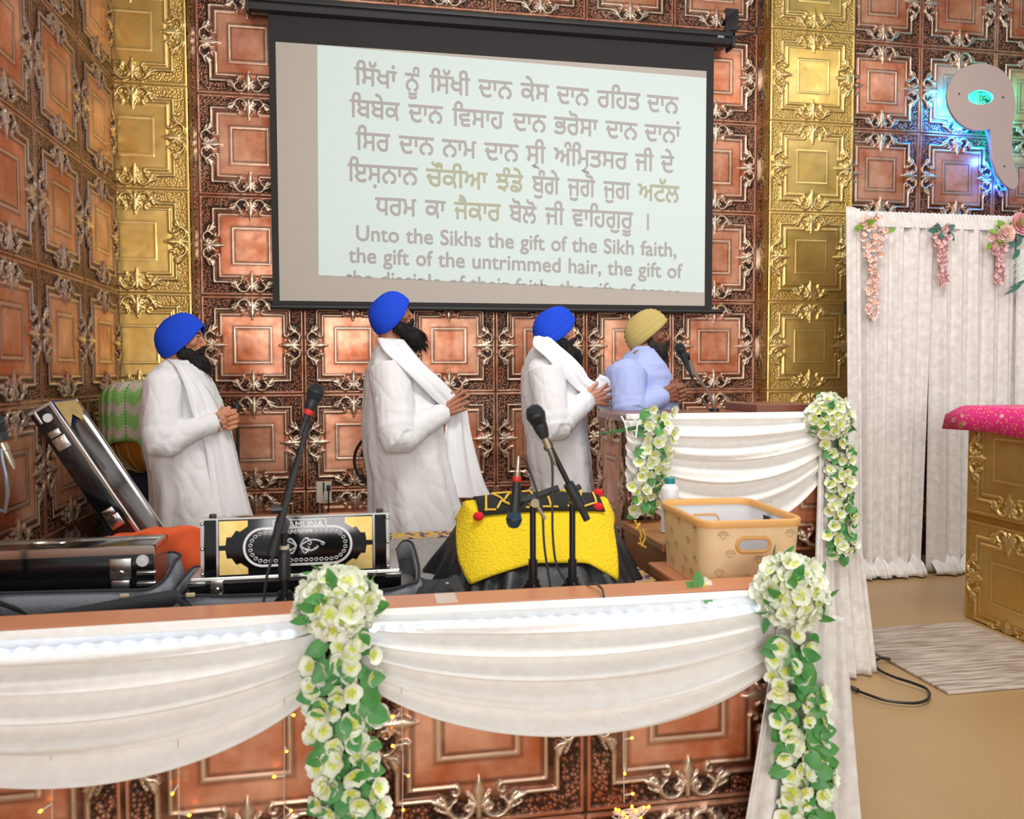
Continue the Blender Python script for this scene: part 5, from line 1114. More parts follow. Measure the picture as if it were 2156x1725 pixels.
# ------------------------------------------------------------------ knitted cover over a drum
dc = Vector((1.585, -2.40, ZR)); t = thing('drum_cover', 'yellow knitted and black pleated cover over a drum on the right of the stage', 'drum cover', tuple(dc))
def cov(th, s, lift=0.):
    """s 0 centre of the top, 1 lower hem"""
    c, sn = math.cos(th), math.sin(th); sq = lambda v, e: math.copysign(abs(v)**e, v)
    cx_, sy_ = sq(c, .74), sq(sn, .70)
    ze = .272-.075*sy_*sy_-.012*cx_*cx_
    if s < .45: q = s/.45; x, y = .25*cx_*q, .135*sy_*q; z = .272-.075*(sy_*q)**2-.012*(cx_*q)**2
    else:
        q = (s-.45)/.55; x = cx_*(.25+(.125+.03*math.sin(3*th))*q**1.2); y = sy_*(.135+.17*q**1.1); z = ze*(1-q**1.15)
    n = Vector((cx_*.6, sy_*.6, .5)).normalized(); return dc+Vector((x, y, max(0.004, z)))+n*lift
P = []
for i in range(120):
    th = 2*PI*i/120; row = []
    for j in range(29):
        s = j/28; k = smooth01((s-.70)/.28); p = cov(th, s); f = (.016*math.sin(26*th)+.010*math.sin(17*th+2))*k; row.append(p+Vector((math.cos(th)*f, math.sin(th)*f, 0)))
    P.append(row)
b = MB(); b.grid(P, closed_u=True); rel(b.build('pleated_skirt', mat('black_satin', (30, 31, 36), .42, bump=(18, .3)), auto=False), t)
def hem(th):
    pts = [(-180, .62), (-155, .84), (-136, .95), (-115, .86), (-95, .78), (-76, .80), (-60, .95), (-48, .82), (-30, .62), (0, .56), (60, .6), (120, .6), (180, .62)]
    d = math.degrees(math.atan2(math.sin(th), math.cos(th))); return float(np.interp(d, [p[0] for p in pts], [p[1] for p in pts]))
P = [[cov(2*PI*i/120, hem(2*PI*i/120)*j/28, .015) for j in range(29)] for i in range(120)]
M_KNIT = mat('yellow_knit', (246, 212, 30), .95, bump=(130, .9)); b = MB(); b.grid(P, closed_u=True); o = rel(b.build('knit_top', M_KNIT, auto=False), t); md = o.modifiers.new('thickness', 'SOLIDIFY'); md.thickness = .007; md.offset = 1
def top_at(x, y, l): q = max(min(y/.135, 1), -1); return dc+Vector((x, y-.4*l*abs(q), .272-.075*q*q-.012*(x/.25)**2+l))
P = [[top_at(-.225+.45*i/24, y, .0235) for y in (-.108, -.09, -.06, -.03, 0, .03, .06)] for i in range(25)]
b = MB(); b.grid(P); o = rel(b.build('black_band', mat('black_knit', (36, 35, 34), .95, bump=(130, .6)), auto=False), t); md = o.modifiers.new('thickness', 'SOLIDIFY'); md.thickness = .004
b = MB()
def stroke(pts):
    q = [(x, -.048+.85*y) for x, y in pts]; Q = []
    for (xa, ya), (xb, yb) in zip(q, q[1:]): Q += [top_at(xa+(xb-xa)*k/4, ya+(yb-ya)*k/4, .029) for k in range(4)]
    b.tube(Q+[top_at(*q[-1], .029)], .0042, 5)
stroke([(-.20, -.06), (-.185, .05)]); stroke([(-.205, -.055), (-.165, -.06)]); stroke([(-.165, .045), (-.13, -.02), (-.095, .05), (-.10, -.055), (-.14, -.02), (-.16, -.055)]); stroke([(-.165, .05), (-.095, .052)])
stroke([(-.06, -.06), (-.02, -.062), (-.025, .05), (-.055, .05)]); stroke([(-.04, 0), (0, -.005), (.01, .05)]); stroke([(.0, -.06), (.055, -.062)]); stroke([(.03, -.06), (.03, .02), (.06, .05)]); stroke([(.09, .055), (.13, .0), (.17, .055), (.135, -.05), (.09, -.06)]); stroke([(.15, -.06), (.20, -.04), (.205, .03)])
rel(b.build('yellow_embroidery', mat('yellow_yarn', (232, 190, 70), .9)), t)
b = MB(); q_ = lambda x, y: at(x, y, 1, dc.y-.16)
for pts in (((1297, 1098), (1308, 1112), (1318, 1128)), ((1300, 1112), (1312, 1104)), ((1312, 1128), (1318, 1142), (1328, 1130), (1322, 1116)), ((1308, 1136), (1330, 1146))):
    b.tube([dc+Vector((.345, -.12, .0))+Vector(((x-1312)*.0016, -.02+.001*(x-1312), .16-(y-1120)*.0022)) for x, y in pts], .0035, 5)
rel(b.build('yellow_embroidery', MATS['yellow_yarn']), t)
for x, y, z in ((-.228, -.115, .235), (.232, .0, .285), (.205, -.10, .25)):
    b = MB(); b.ell(dc+Vector((x, y, z)), (.019, .016, .016), nu=12, nv=8); rel(b.build('red_pompom', mat('red_yarn', (226, 34, 40), .9, bump=(120, .8))), t)
# ------------------------------------------------------------------ microphones and stands
M_GRIL = mat('mic_grille', (52, 56, 60), .45, .5, bump=(420, .9)); M_HAND = mat('mic_body', (40, 44, 46), .45); M_RED = mat('red_ring', (220, 48, 40), .5); M_XLR = mat('xlr_metal', (190, 176, 150), .3, .8); M_CAB = mat('grey_cable', (62, 64, 68), .55)
def mic(label, head, tail, s=1., ring=True, grille=M_GRIL, xlr=None):
    """head: centre of the ball grille; tail: end of the handle"""
    H, T = Vector(head), Vector(tail); d = (T-H).normalized(); t = thing('microphone', label, 'microphone', tuple(H)); Q = Matrix.Translation(H) @ d.to_track_quat('Z', 'Y').to_matrix().to_4x4(); L = (T-H).length
    b = MB(); b.lathe([(.004*s, -.026*s), (.016*s, -.022*s), (.0235*s, -.010*s), (.0255*s, .002*s), (.0255*s, .008*s), (.022*s, .022*s), (.019*s, .030*s)], 20, Q); rel(b.build('ball_grille', grille), t)
    b = MB(); b.lathe([(.0262*s, -.001*s), (.0266*s, .003*s), (.0262*s, .007*s)], 20, Q); rel(b.build('grille_band', M_HAND), t)
    b = MB(); b.lathe([(.0195*s, .028*s), (.0195*s, .036*s), (.0175*s, .05*s), (.0135*s, L*.92), (.0125*s, L)], 18, Q); rel(b.build('handle', M_HAND), t)
    if ring: b = MB(); b.lathe([(.0125*s, L-.004), (.0145*s, L), (.0145*s, L+.008), (.0125*s, L+.012)], 16, Q); rel(b.build('colour_ring', M_RED), t)
    b = MB(); b.lathe([(.0105*s, L), (.0105*s, L+.03*s), (.0085*s, L+.032*s), (.0075*s, L+.062*s), (.004*s, L+.08*s)], 14, Q); rel(b.build('plug', xlr or M_XLR), t); return t, T+d*.08*s
def stand(label, x, y, ztop, cat='microphone stand', clutch=None, legs=.075):
    t = thing('microphone_stand', label, cat, (x, y, ZR)); b = MB(); b.cyl((x, y, ZR+.05), (x, y, ztop), .0095, 12); rel(b.build('pole', M_DARK), t)
    b = MB(); b.cyl((x, y, ZR+.045), (x, y, ZR+.10), .019, 14); rel(b.build('leg_hub', M_DARK), t)
    for k in range(3):
        a = 2*PI*k/3+.55; b = MB(); b.cyl((x+.012*math.cos(a), y+.012*math.sin(a), ZR+.085), (x+legs*math.cos(a), y+legs*math.sin(a), ZR+.010), .007, 8); b.ell((x+legs*math.cos(a), y+legs*math.sin(a), ZR+.010), (.012, .012, .010), nu=10, nv=6); rel(b.build('leg', M_DARK), t)
    if clutch:
        b = MB(); b.lathe([(.012, clutch[0]), (.0175, clutch[0]+.004), (.0175, clutch[1]-.012), (.016, clutch[1]-.008), (.012, clutch[1])], 16, Matrix.Translation((x, y, 0))); rel(b.build('height_clutch', M_HAND), t)
        b = MB(); b.cyl((x, y, clutch[1]), (x, y, clutch[1]+.010), .0145, 16); rel(b.build('clutch_collar', mat('ivory_ring', (214, 204, 180), .5)), t)
    return t
def cable(label, pts, r=.0038):
    Q = [Vector(p) for p in pts]; out = []
    for i in range(len(Q)-1):
        p0, p1, p2, p3 = Q[max(i-1, 0)], Q[i], Q[i+1], Q[min(i+2, len(Q)-1)]
        for k in range(5): s = k/5; out.append(.5*((2*p1)+(p2-p0)*s+(2*p0-5*p1+4*p2-p3)*s*s+(3*p1-p0-3*p2+p3)*s**3))
    b = MB(); b.tube(out+[Q[-1]], r, 6); o = b.build('microphone_cable', M_CAB); return tag(o, label, 'cable')
Y5 = -2.86; A5 = lambda x, y, dy=0.: at(x, y, 1, Y5+dy)
# stand in front of the harmonium
p = A5(598, 1150); s1 = stand('black boom microphone stand in front of the centre harmonium', p.x, Y5, A5(597, 1112).z, clutch=(A5(598, 1222).z, A5(598, 1156).z))
b = MB(); b.tube([A5(573, 1168, -.03), A5(582, 1132, -.03)], [.017, .015], 14); b.tube([A5(582, 1132, -.03), A5(592, 1090, -.03)], [.013, .013], 12); rel(b.build('counterweight', M_HAND), s1)
b = MB(); b.tube([A5(580, 1140, -.03), A5(598, 1070, -.03), A5(624, 978, -.03)], .012, 12); b.tube([A5(612, 1018, -.03), A5(628, 960, -.03), A5(644, 915, -.03), A5(650, 880, -.02), A5(652, 868, -.02)], .0075, 10); rel(b.build('boom_arm', M_HAND), s1)
b = MB(); q = A5(597, 1105); b.cyl(q+Vector((0, .014, 0)), q+Vector((0, -.042, 0)), .018, 16); b.cyl(q+Vector((-.03, -.03, .05)), q+Vector((-.0, -.03, .05)), .012, 10); rel(b.build('pivot_knob', M_DARK), s1)
b = MB(); q = A5(652, 862, -.02); b.tube([q+Vector((0, 0, -.012)), q+Vector((.004, 0, .016))], [.011, .017], 12); rel(b.build('mic_clip', M_DARK), s1)
m1, e1_ = mic('black microphone with a red ring on the boom stand by the centre harmonium', A5(665, 826, -.02), A5(650, 866, -.035), .95, xlr=M_HAND)
cable('thin grey cable hanging from the boom stand beside the harmonium', [A5(648, 866, -.03), A5(644, 905, -.045), A5(625, 985, -.05), A5(600, 1075, -.055), A5(576, 1165, -.05), A5(562, 1215, -.03), A5(556, 1262, .01), (A5(556, 1262).x, -2.95, ZR+.004)], .0045)
# short stand holding a mic upside down in front of the drum
p = A5(1122, 1180); s2 = stand('short black microphone stand holding a microphone upside down before the drum', p.x, Y5, A5(1122, 1062).z, clutch=None)
b = MB(); b.cyl((p.x, Y5, ZR+.02), (p.x, Y5, A5(1122, 1178).z), .0135, 12); rel(b.build('lower_tube', M_DARK), s2)
b = MB(); b.tube([A5(1096, 1057, -.02), A5(1135, 1043, -.02), A5(1176, 1028, -.02)], [.010, .0115, .0105], 12); rel(b.build('boom_arm', M_HAND), s2)
b = MB(); q = A5(1122, 1056); b.cyl(q+Vector((0, .012, 0)), q+Vector((0, -.034, 0)), .014, 14); b.tube([q+Vector((.008, -.03, -.01)), q+Vector((.03, -.034, -.05))], .006, 8); rel(b.build('pivot_knob', M_XLR), s2)
b = MB(); b.tube([A5(1086, 1064, -.03), A5(1100, 1056, -.025)], [.017, .011], 12); rel(b.build('mic_clip', M_DARK), s2)
mic('blue grille microphone hanging head down from the short stand', A5(1082, 1096, -.035), A5(1088, 1012, -.035), .92, grille=mat('blue_mic_grille', (62, 92, 118), .4, .5, bump=(420, .9)))
cable('grey cable looping from the upside down microphone', [A5(1090, 974, -.035), A5(1092, 966, -.035), A5(1104, 968, -.03), A5(1118, 1000, -.02), A5(1132, 1040, -.035), A5(1142, 1080, -.03), A5(1146, 1150, -.02), A5(1158, 1230, 0), (A5(1158, 1240).x, -2.93, ZR+.004)])
# boom stand at the right of the drum
p = A5(1205, 1180); s3 = stand('tall black boom microphone stand before the right end of the drum', p.x, Y5, A5(1205, 1060).z)
b = MB(); b.cyl((p.x, Y5, ZR+.02), (p.x, Y5, A5(1205, 1178).z), .0135, 12); rel(b.build('lower_tube', M_DARK), s3)
b = MB(); b.tube([A5(1236, 1095, -.03), A5(1222, 1066, -.03)], [.011, .012], 12); b.tube([A5(1222, 1066, -.03), A5(1196, 1018, -.03)], [.0185, .0165], 14); rel(b.build('counterweight', M_HAND), s3)
b = MB(); b.tube([A5(1208, 1040, -.03), A5(1150, 925, -.03)], .0085, 10); rel(b.build('boom_arm', M_DARK), s3)
b = MB(); q = A5(1206, 1052); b.cyl(q+Vector((0, .012, 0)), q+Vector((0, -.04, 0)), .015, 14); b.cyl(A5(1212, 1030, -.02), A5(1222, 1024, -.02), .009, 10); rel(b.build('pivot_knob', M_DARK), s3)
b = MB(); b.tube([A5(1150, 946, -.03), A5(1158, 936, -.02), A5(1152, 928, -.03)], .010, 10); rel(b.build('mic_clip', M_DARK), s3)
mic('black ball headed microphone on the boom stand before the drum', A5(1127, 872, -.03), A5(1147, 922, -.03), 1.12, ring=False)
cable('grey cable hanging from the boom microphone down past the drum', [A5(1152, 946, -.03), A5(1157, 955, -.045), A5(1163, 985, -.05), A5(1163, 1060, -.045), A5(1164, 1130, -.04), A5(1172, 1190, -.02), A5(1196, 1236, .0), (A5(1200, 1240).x, -2.93, ZR+.004)])
# microphone at the left edge
Y6 = -2.75; A6 = lambda x, y, dy=0.: at(x, y, 1, Y6+dy)
s4 = stand('black microphone stand partly out of view at the left edge of the stage', A6(-30, 1180).x, Y6, A6(-30, 1060).z, legs=.13)
b = MB(); b.tube([A6(-30, 1065), A6(10, 1078, -.01), A6(16, 1040, -.01), A6(12, 1000, -.01), A6(4, 965, -.01), A6(2, 945, -.01)], .006, 8); rel(b.build('gooseneck', mat('steel_gooseneck', (150, 158, 172), .3, .8)), s4)
mic('black microphone with a red ring cut off by the left edge of the photo', A6(-14, 892), A6(1, 925), 1.15)
# gooseneck microphone on the lectern
YL = -1.78; AL = lambda x, y, dy=0.: at(x, y, 1, YL+dy)
gsn = thing('microphone_stand', 'chrome gooseneck microphone holder rising from the lectern top', 'microphone stand', tuple(AL(1503, 866)))
b = MB(); b.tube([AL(1504, 872), AL(1502, 852), AL(1492, 828), AL(1474, 802), AL(1461, 782), AL(1454, 762), AL(1450, 757)], .0075, 10); rel(b.build('gooseneck', M_CHR), gsn)
b = MB(); q = AL(1504, 872); q.z = LZ; b.cyl(q, q+Vector((0, 0, .012)), .022, 16); rel(b.build('base', M_DARK), gsn)
b = MB(); b.tube([AL(1449, 757), AL(1446, 748, -.01), AL(1440, 752, -.015)], [.011, .014, .015], 10); rel(b.build('mic_clip', M_DARK), gsn)
mic('black microphone on the lectern gooseneck in front of the man in blue', AL(1431, 733, -.02), AL(1446, 768, -.02), .92, ring=False, xlr=M_HAND)
cable('grey cable hanging beside the lectern gooseneck', [AL(1449, 776, -.02), AL(1453, 790, -.02), AL(1466, 820, -.01), AL(1484, 850), AL(1497, 872), (AL(1497, 872).x, YL+.01, LZ+.004)], .003)
# pole behind the clasped hands of the man at the far left
t = thing('thin_black_stand', 'thin black stand with a clamp behind the hands of the man at far left', 'stand', tuple(Vector((at(500, 900, 1, -.62).x, -.62, 0)))); px_ = at(500, 900, 1, -.62).x
b = MB(); b.cyl((px_, -.62, .02), (px_, -.62, at(500, 838, 1, -.62).z), .008, 10); rel(b.build('pole', M_DARK), t); b = MB(); b.cyl((px_, -.62, 0), (px_, -.62, .02), .11, 24); rel(b.build('base', M_DARK), t)
b = MB(); q = at(497, 862, 1, -.62); b.box((q.x, -.625, q.z), (.035, .03, .06), bev=.006); b.cyl(q+Vector((-.03, -.01, -.0)), q+Vector((.01, -.01, 0)), .010, 10); rel(b.build('clamp', M_DARK), t)
# ------------------------------------------------------------------ covered drum at the far left
t = thing('storage_box', 'dark navy cloth covered box standing in the left corner', 'box', (-.19, -.62, 0)); b = MB(); b.box2((-.36, -.80, .0), (.06, -.40, .815), .02); rel(b.build('cloth_cover', mat('dark_navy_cover', (22, 24, 46), .85, bump=(20, .3))), t)
dr = thing('kettle_drum', 'amber kettle drum with white cords under the crocheted blanket', 'drum', (-.16, -.62, .82)); M_AMB = mat('amber_drum_shell', (170, 106, 26), .4)
dcz = Vector((-.155, -.62, .82)); b = MB(); b.lathe([(.06, .002), (.11, .03), (.17, .10), (.20, .20), (.205, .28), (.195, .33)], 32, Matrix.Translation(dcz)); rel(b.build('shell', M_AMB), dr)
b = MB()
for k in range(16):
    a = 2*PI*k/16; b.tube([dcz+Vector((r_*math.cos(a), r_*math.sin(a), z_)) for r_, z_ in ((.065, .004), (.114, .03), (.174, .10), (.204, .20), (.209, .28))], .003, 4)
rel(b.build('cord', mat('drum_cord', (190, 170, 130), .7)), dr)
def chevron():
    m = mat('chevron_crochet', (150, 196, 116), .95); nt = m.node_tree; L = nt.links; N = nt.nodes; p = N['Principled BSDF']
    tc = N.new('ShaderNodeTexCoord'); sp = N.new('ShaderNodeSeparateXYZ'); L.new(tc.outputs['Object'], sp.inputs[0])
    def mt(op, a, b=None):
        x = N.new('ShaderNodeMath'); x.operation = op
        for i, v in enumerate((a, b)):
            if v is None: continue
            if isinstance(v, (int, float)): x.inputs[i].default_value = v
            else: L.new(v, x.inputs[i])
        return x.outputs[0]
    ax_ = mt('ADD', mt('MULTIPLY', sp.outputs['X'], 1.), mt('MULTIPLY', sp.outputs['Y'], -.6)); zig = mt('PINGPONG', ax_, .038); s = mt('ADD', sp.outputs['Z'], mt('MULTIPLY', zig, 1.0)); f = mt('FRACT', mt('MULTIPLY', s, 8.2)); st = mt('GREATER_THAN', f, .58)
    hole = mt('LESS_THAN', mt('PINGPONG', ax_, .038), .003); rowh = mt('GREATER_THAN', mt('FRACT', mt('MULTIPLY', s, 60)), .55)
    mx = N.new('ShaderNodeMix'); mx.data_type = 'RGBA'; mx.inputs[6].default_value = lin(138, 190, 104); mx.inputs[7].default_value = lin(196, 184, 164); L.new(st, mx.inputs[0])
    m2 = N.new('ShaderNodeMix'); m2.data_type = 'RGBA'; m2.inputs[7].default_value = lin(70, 90, 50); L.new(mt('MULTIPLY', hole, rowh), m2.inputs[0]); L.new(mx.outputs[2], m2.inputs[6]); L.new(m2.outputs[2], p.inputs['Base Color'])
    bp = N.new('ShaderNodeBump'); bp.inputs['Strength'].default_value = .6; bp.inputs['Distance'].default_value = .006; L.new(mt('FRACT', mt('MULTIPLY', s, 60)), bp.inputs['Height']); L.new(bp.outputs['Normal'], p.inputs['Normal']); return m
P = []
for i in range(72):
    th = 2*PI*i/72; c, s_ = math.cos(th), math.sin(th); hemz = .96+.03*math.sin(3*th+.5)-.20*max(0, c+.1)*max(0, -s_+.4); row = []
    for j in range(25):
        q = j/24; R0 = math.sin(min(1., q/.55)*PI/2); zz = 1.30-(.03*q if q < .55 else .0)-(0 if q < .35 else (1.285-hemz)*((q-.35)/.65)**1.25); wv = 1+.05*math.sin(5*th)*q+.03*math.sin(9*th+1)*q
        row.append((dcz.x+.015+.255*R0*c*wv, dcz.y-.01+.235*R0*s_*wv, zz+.012*math.sin(3*th+2*q)))
    P.append(row)
b = MB(); b.grid(P, closed_u=True); o = b.build('crocheted_blanket', chevron(), auto=False); md = o.modifiers.new('thickness', 'SOLIDIFY'); md.thickness = .01; tag(o, 'green and beige chevron crocheted blanket draped over the amber drum', 'blanket')
# ------------------------------------------------------------------ basket, bottle, loose flower
bs = thing('storage_basket', 'bamboo print basket with tan rim and white lining on the corner of the stage', 'basket', (2.17, -2.72, .669))
def rrect(cx_, cy_, hx_, hy_, r_, z, rot, n=10):
    out = []
    for (sx, sy, a0) in ((1, 1, 0), (-1, 1, 90), (-1, -1, 180), (1, -1, 270)):
        for k in range(n+1):
            a = math.radians(a0+90*k/n); x, y = sx*(hx_-r_)+r_*math.cos(a), sy*(hy_-r_)+r_*math.sin(a); out.append((cx_+x*math.cos(rot)-y*math.sin(rot), cy_+x*math.sin(rot)+y*math.cos(rot), z))
    return out
bc = (2.178, -2.71); br = -.05; zb0, zb1 = .669, .885; hx_, hy_ = .168, .215
rings = [rrect(*bc, hx_-.012, hy_-.012, .05, zb0, br)]+[rrect(*bc, hx_-.012*(1-k/6), hy_-.012*(1-k/6), .052, zb0+(zb1-zb0)*k/6, br) for k in range(1, 7)]
M_BAM = mat('bamboo_print', (236, 202, 150), .55, var=(14, (246, 220, 176), 2)); nt = M_BAM.node_tree
b = MB(); loft_into(b, rings); b.f = [f for f in b.f if len(f) == 4 or f == tuple(range(len(rings[0])-1, -1, -1))]; b.mi = [0]*len(b.f); bamb = b
b = MB(); ri = [rrect(*bc, hx_-.006, hy_-.006, .048, zb1-.004, br), rrect(*bc, hx_-.016, hy_-.016, .045, zb0+.012, br)]; loft_into(b, ri); b.f = [f for f in b.f if len(f) == 4]+[tuple(range(len(ri[0]), 2*len(ri[0])))]; b.mi = [0]*len(b.f); rel(b.build('lining', mat('white_lining', (226, 226, 228), .8)), bs)
b = MB(); R4 = [rrect(*bc, hx_+.004, hy_+.004, .055, zb1-.018, br), rrect(*bc, hx_+.006, hy_+.006, .056, zb1, br), rrect(*bc, hx_+.001, hy_+.001, .053, zb1+.007, br), rrect(*bc, hx_-.009, hy_-.009, .047, zb1+.005, br), rrect(*bc, hx_-.009, hy_-.009, .047, zb1-.016, br)]; b.grid([list(q) for q in zip(*R4)], closed_u=True); rel(b.build('rim', mat('tan_bamboo_rim', (222, 166, 96), .5), auto=False), bs)
RB = Matrix.Translation((bc[0], bc[1], 0)) @ Matrix.Rotation(br, 4, 'Z')
def stad(L, r_, z, n=10): return [(L*s+r_*math.cos(a+(0 if s > 0 else PI)), z+r_*math.sin(a+(0 if s > 0 else PI))) for s in (1, -1) for a in [-PI/2+PI*k/n for k in range(n+1)]]
for ysn in (-1, 1):
    b = MB(); pts = stad(.032, .022, .812); yy = ysn*(hy_-.004); b.tube([RB @ Vector((x+.06*0, yy, z)) for x, z in pts], .0065, 8, closed=True); rel(b.build('handle_ring', MATS['tan_bamboo_rim']), bs)
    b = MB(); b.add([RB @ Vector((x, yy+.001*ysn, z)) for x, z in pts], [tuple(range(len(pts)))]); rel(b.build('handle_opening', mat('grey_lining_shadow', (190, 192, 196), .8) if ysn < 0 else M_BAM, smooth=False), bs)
b = bamb; b.use(M_BAM); b.mi = [0]*len(b.f); b.use(mat('olive_print', (160, 136, 92), .7))
def fan_motif(f, u, z, s):
    for a in (25, 58, 90, 122, 155):
        c, n = math.cos(math.radians(a)), math.sin(math.radians(a)); b.tube([f(u+.35*s*c, z+.35*s*n), f(u+s*c, z+s*n)], .0007, 3)
    b.tube([f(u+s*1.02*math.cos(t), z+s*1.02*math.sin(t)) for t in [.2+.25*k for k in range(12)]], .0007, 3); b.tube([f(u-.5*s, z), f(u, z-.45*s), f(u+.5*s, z)], .0007, 3)
ff = lambda u, z: RB @ Vector((u, -(hy_-.0095+.012*(z-zb0)/(zb1-zb0)), z)); fs_ = lambda u, z: RB @ Vector((-(hx_-.0095+.012*(z-zb0)/(zb1-zb0)), u, z))
for k, (u, z) in enumerate(((-.10, .84), (-.075, .78), (-.11, .72), (.02, .76), (-.02, .70), (.10, .75), (.07, .70), (.12, .84), (.035, .69))): fan_motif(ff, u, z, .017)
for u, z in ((-.15, .85), (-.08, .80), (0, .85), (.08, .80), (.15, .85), (-.14, .75), (-.05, .73), (.04, .76), (.13, .74), (-.10, .70), (.09, .69), (-.02, .69)): fan_motif(fs_, u, z, .017)
rel(b.build('body', None), bs)
b = MB(); q = RB @ Vector((hx_-.018, .02, zb1-.035)); b.box(q, (.003, .040, .017)); rel(b.build('fabric_label', mat('black_label', (30, 30, 34), .6), smooth=False), bs)
t = thing('powder_bottle', 'white plastic powder bottle with a teal cap behind the basket', 'bottle', (2.135, -2.30, .73)); Mb = Matrix.Translation((2.135, -2.30, .7305))
b = MB(); b.lathe([(.030, 0), (.034, .004), (.034, .168), (.031, .178), (.021, .188), (.019, .192)], 28, Mb); rel(b.build('body', mat('white_plastic', (240, 240, 242), .35)), t)
b = MB(); b.lathe([(.0195, .190), (.020, .193), (.020, .212), (.018, .214)], 28, Mb); rel(b.build('cap', mat('teal_plastic', (40, 146, 150), .4)), t)
b = MB(); b.add([Mb @ Vector((.0345*math.sin(a), -.0345*math.cos(a), z)) for a in (.75, 1.0, 1.25) for z in (.055, .062)], [(0, 2, 3, 1), (2, 4, 5, 3)]); rel(b.build('purple_mark', mat('purple_print', (110, 60, 170), .5), smooth=False), t)
b = MB(); b.add([Mb @ Vector((.0345*math.sin(a), -.0345*math.cos(a), z)) for a in (.85, 1.0, 1.2) for z in (.118, .124)], [(0, 2, 3, 1), (2, 4, 5, 3)]); rel(b.build('red_mark', mat('red_print', (200, 110, 110), .5), smooth=False), t)
b = MB(); b.add([Mb @ Vector((.0345*math.sin(a), -.0345*math.cos(a), z)) for a in (-1.1, -.85, -.65) for z in (.06, .065)]+[Mb @ Vector((.0345*math.sin(a), -.0345*math.cos(a), z)) for a in (-1.1, -.85, -.65) for z in (.09, .10)], [(0, 2, 3, 1), (2, 4, 5, 3), (6, 8, 9, 7), (8, 10, 11, 9)]); rel(b.build('pale_blue_mark', mat('pale_blue_print', (170, 196, 222), .5), smooth=False), t)
t = thing('flower_sprig', 'loose white flower with two green leaves lying on the stage edge by the basket', 'artificial flower', tuple(at(1475, 1236, 1, -3.06)))
b = MB(); q = at(1464, 1240, 1, -3.07); leaf_into(b, q+Vector((0, 0, -.005)), (.2, -.2, 1), (0, -1, .2), .055, .7); leaf_into(b, q+Vector((.004, -.05, -.0)), (.6, -.2, -.9), (0, -1, .2), .045, .6); leaf_into(b, q, (-.8, -.2, .6), (0, -1, .2), .035, .7); rel(b.build('foliage', M_LEAF, auto=False), t)
o = link('flower', FL[1], t); o.location = at(1482, 1234, 1, -3.06); o.rotation_mode = 'QUATERNION'; o.rotation_quaternion = Vector((.6, -1, .5)).to_track_quat('Z', 'Y'); o.matrix_parent_inverse = Matrix.Translation(t.location).inverted()
b = MB(); b.box((1.19, -3.045, .7308), (.058, .10, .001)); tag(b.build('tape_patch', mat('clear_tape', (214, 190, 176), .25), smooth=False), 'small strip of clear tape stuck on the stage ledge', 'tape')
b = MB(); b.tube([at(1228, 1236, 1, -2.97), at(1240, 1231, 1, -3.0), at(1256, 1230, 1, -3.04), at(1268, 1240, 1, -3.10), at(1272, 1258, 1, -3.122)], .0035, 6); tag(b.build('thin_cable', M_CAB), 'thin grey cable looped over the stage ledge below the drum', 'cable')
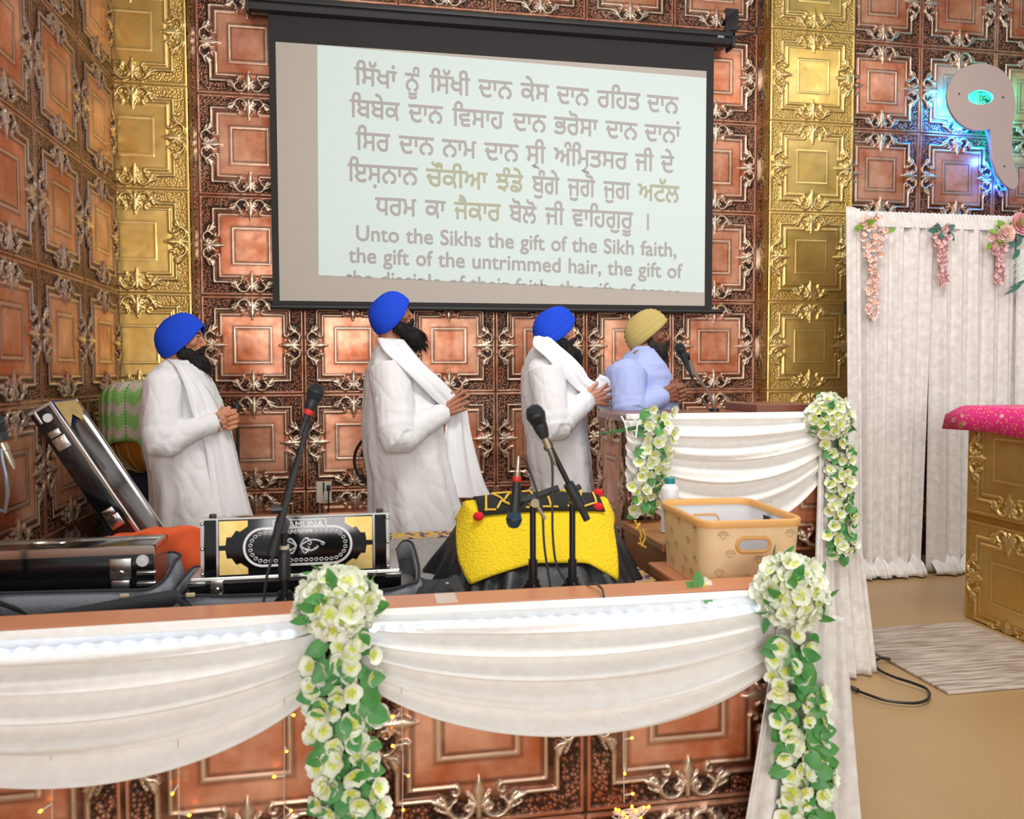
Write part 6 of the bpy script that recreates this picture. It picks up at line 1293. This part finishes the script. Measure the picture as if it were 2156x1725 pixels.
# ------------------------------------------------------------------ warm fairy lights down the stage front
M_WIRE = mat('clear_wire', (226, 206, 188), .4); M_BULB = mat('warm_bulb', (255, 190, 90), .3, emit=(255, 150, 40), es=7.); M_SLV = mat('bulb_sleeve', (236, 226, 214), .4)
YW = -3.122; AW = lambda x, y: at(x, y, 1, YW)
def string(label, xs, bulbs):
    t = thing('fairy_light_string', label, 'fairy lights', tuple(AW(*xs[0])), group='fairy light strings on the stage front'); b = MB(); b.tube([AW(*p) for p in xs], .0013, 5); rel(b.build('wire', M_WIRE), t)
    for (wx, wy), (x, y) in bulbs:
        q0, q1 = AW(wx, wy), AW(x, y)+Vector((0, -.008, 0)); b = MB(); b.use(M_SLV); b.tube([q0, q0.lerp(q1, .75)], [.0016, .0026], 6); b.use(M_BULB); b.tube([q0.lerp(q1, .72), q0.lerp(q1, .9), q1], [.0034, .0042, .0008], 8); rel(b.build('bulb', None), t)
string('string of warm fairy lights hanging leftmost on the stage front', [(105, 1560), (109, 1640), (110, 1735)], [((108, 1630), (88, 1638)), ((110, 1692), (83, 1708))])
string('string of warm fairy lights hanging left of the orange tile centre', [(372, 1500), (376, 1600), (377, 1735)], [((375, 1588), (358, 1600)), ((376, 1652), (362, 1672)), ((378, 1714), (404, 1714))])
string('string of warm fairy lights just left of the middle garland', [(598, 1420), (599, 1560), (598, 1735)], [((602, 1504), (622, 1504)), ((600, 1572), (605, 1582)), ((600, 1634), (574, 1633)), ((600, 1698), (616, 1706))])
string('string of warm fairy lights just right of the middle garland', [(845, 1430), (846, 1520), (848, 1600), (847, 1735)], [((846, 1506), (822, 1507)), ((846, 1567), (823, 1569)), ((848, 1628), (862, 1632)), ((846, 1690), (849, 1706))])
string('string of warm fairy lights hanging under the middle swag ending in a bundle', [(1312, 1500), (1313, 1600), (1314, 1690)], [((1314, 1557), (1332, 1551)), ((1313, 1612), (1314, 1630)), ((1314, 1675), (1334, 1668))])
t = thing('fairy_light_bundle', 'tangled bundle of white fairy light wires at the bottom of the stage front', 'fairy lights', tuple(AW(1325, 1705))); r = random.Random(8); b = MB()
for k in range(9): b.tube([AW(1325+32*math.cos(i*.8+k)*r.uniform(.5, 1)+14*math.sin(k), 1712-14*math.sin(i*.9+k*2)*r.uniform(.4, 1)-.25*(1325-1300)*math.cos(i*.8+k))+Vector((0, -.01*r.random()-.004, 0)) for i in range(9)], .0016, 5)
rel(b.build('wire', M_SLV), t)
for k in range(9):
    q = AW(1292+9*k+r.uniform(-4, 4), 1712+r.uniform(-26, 14)); b = MB(); b.ell(q+Vector((0, -.016, 0)), (.004, .004, .005), nu=8, nv=6); rel(b.build('bulb', M_BULB), t)
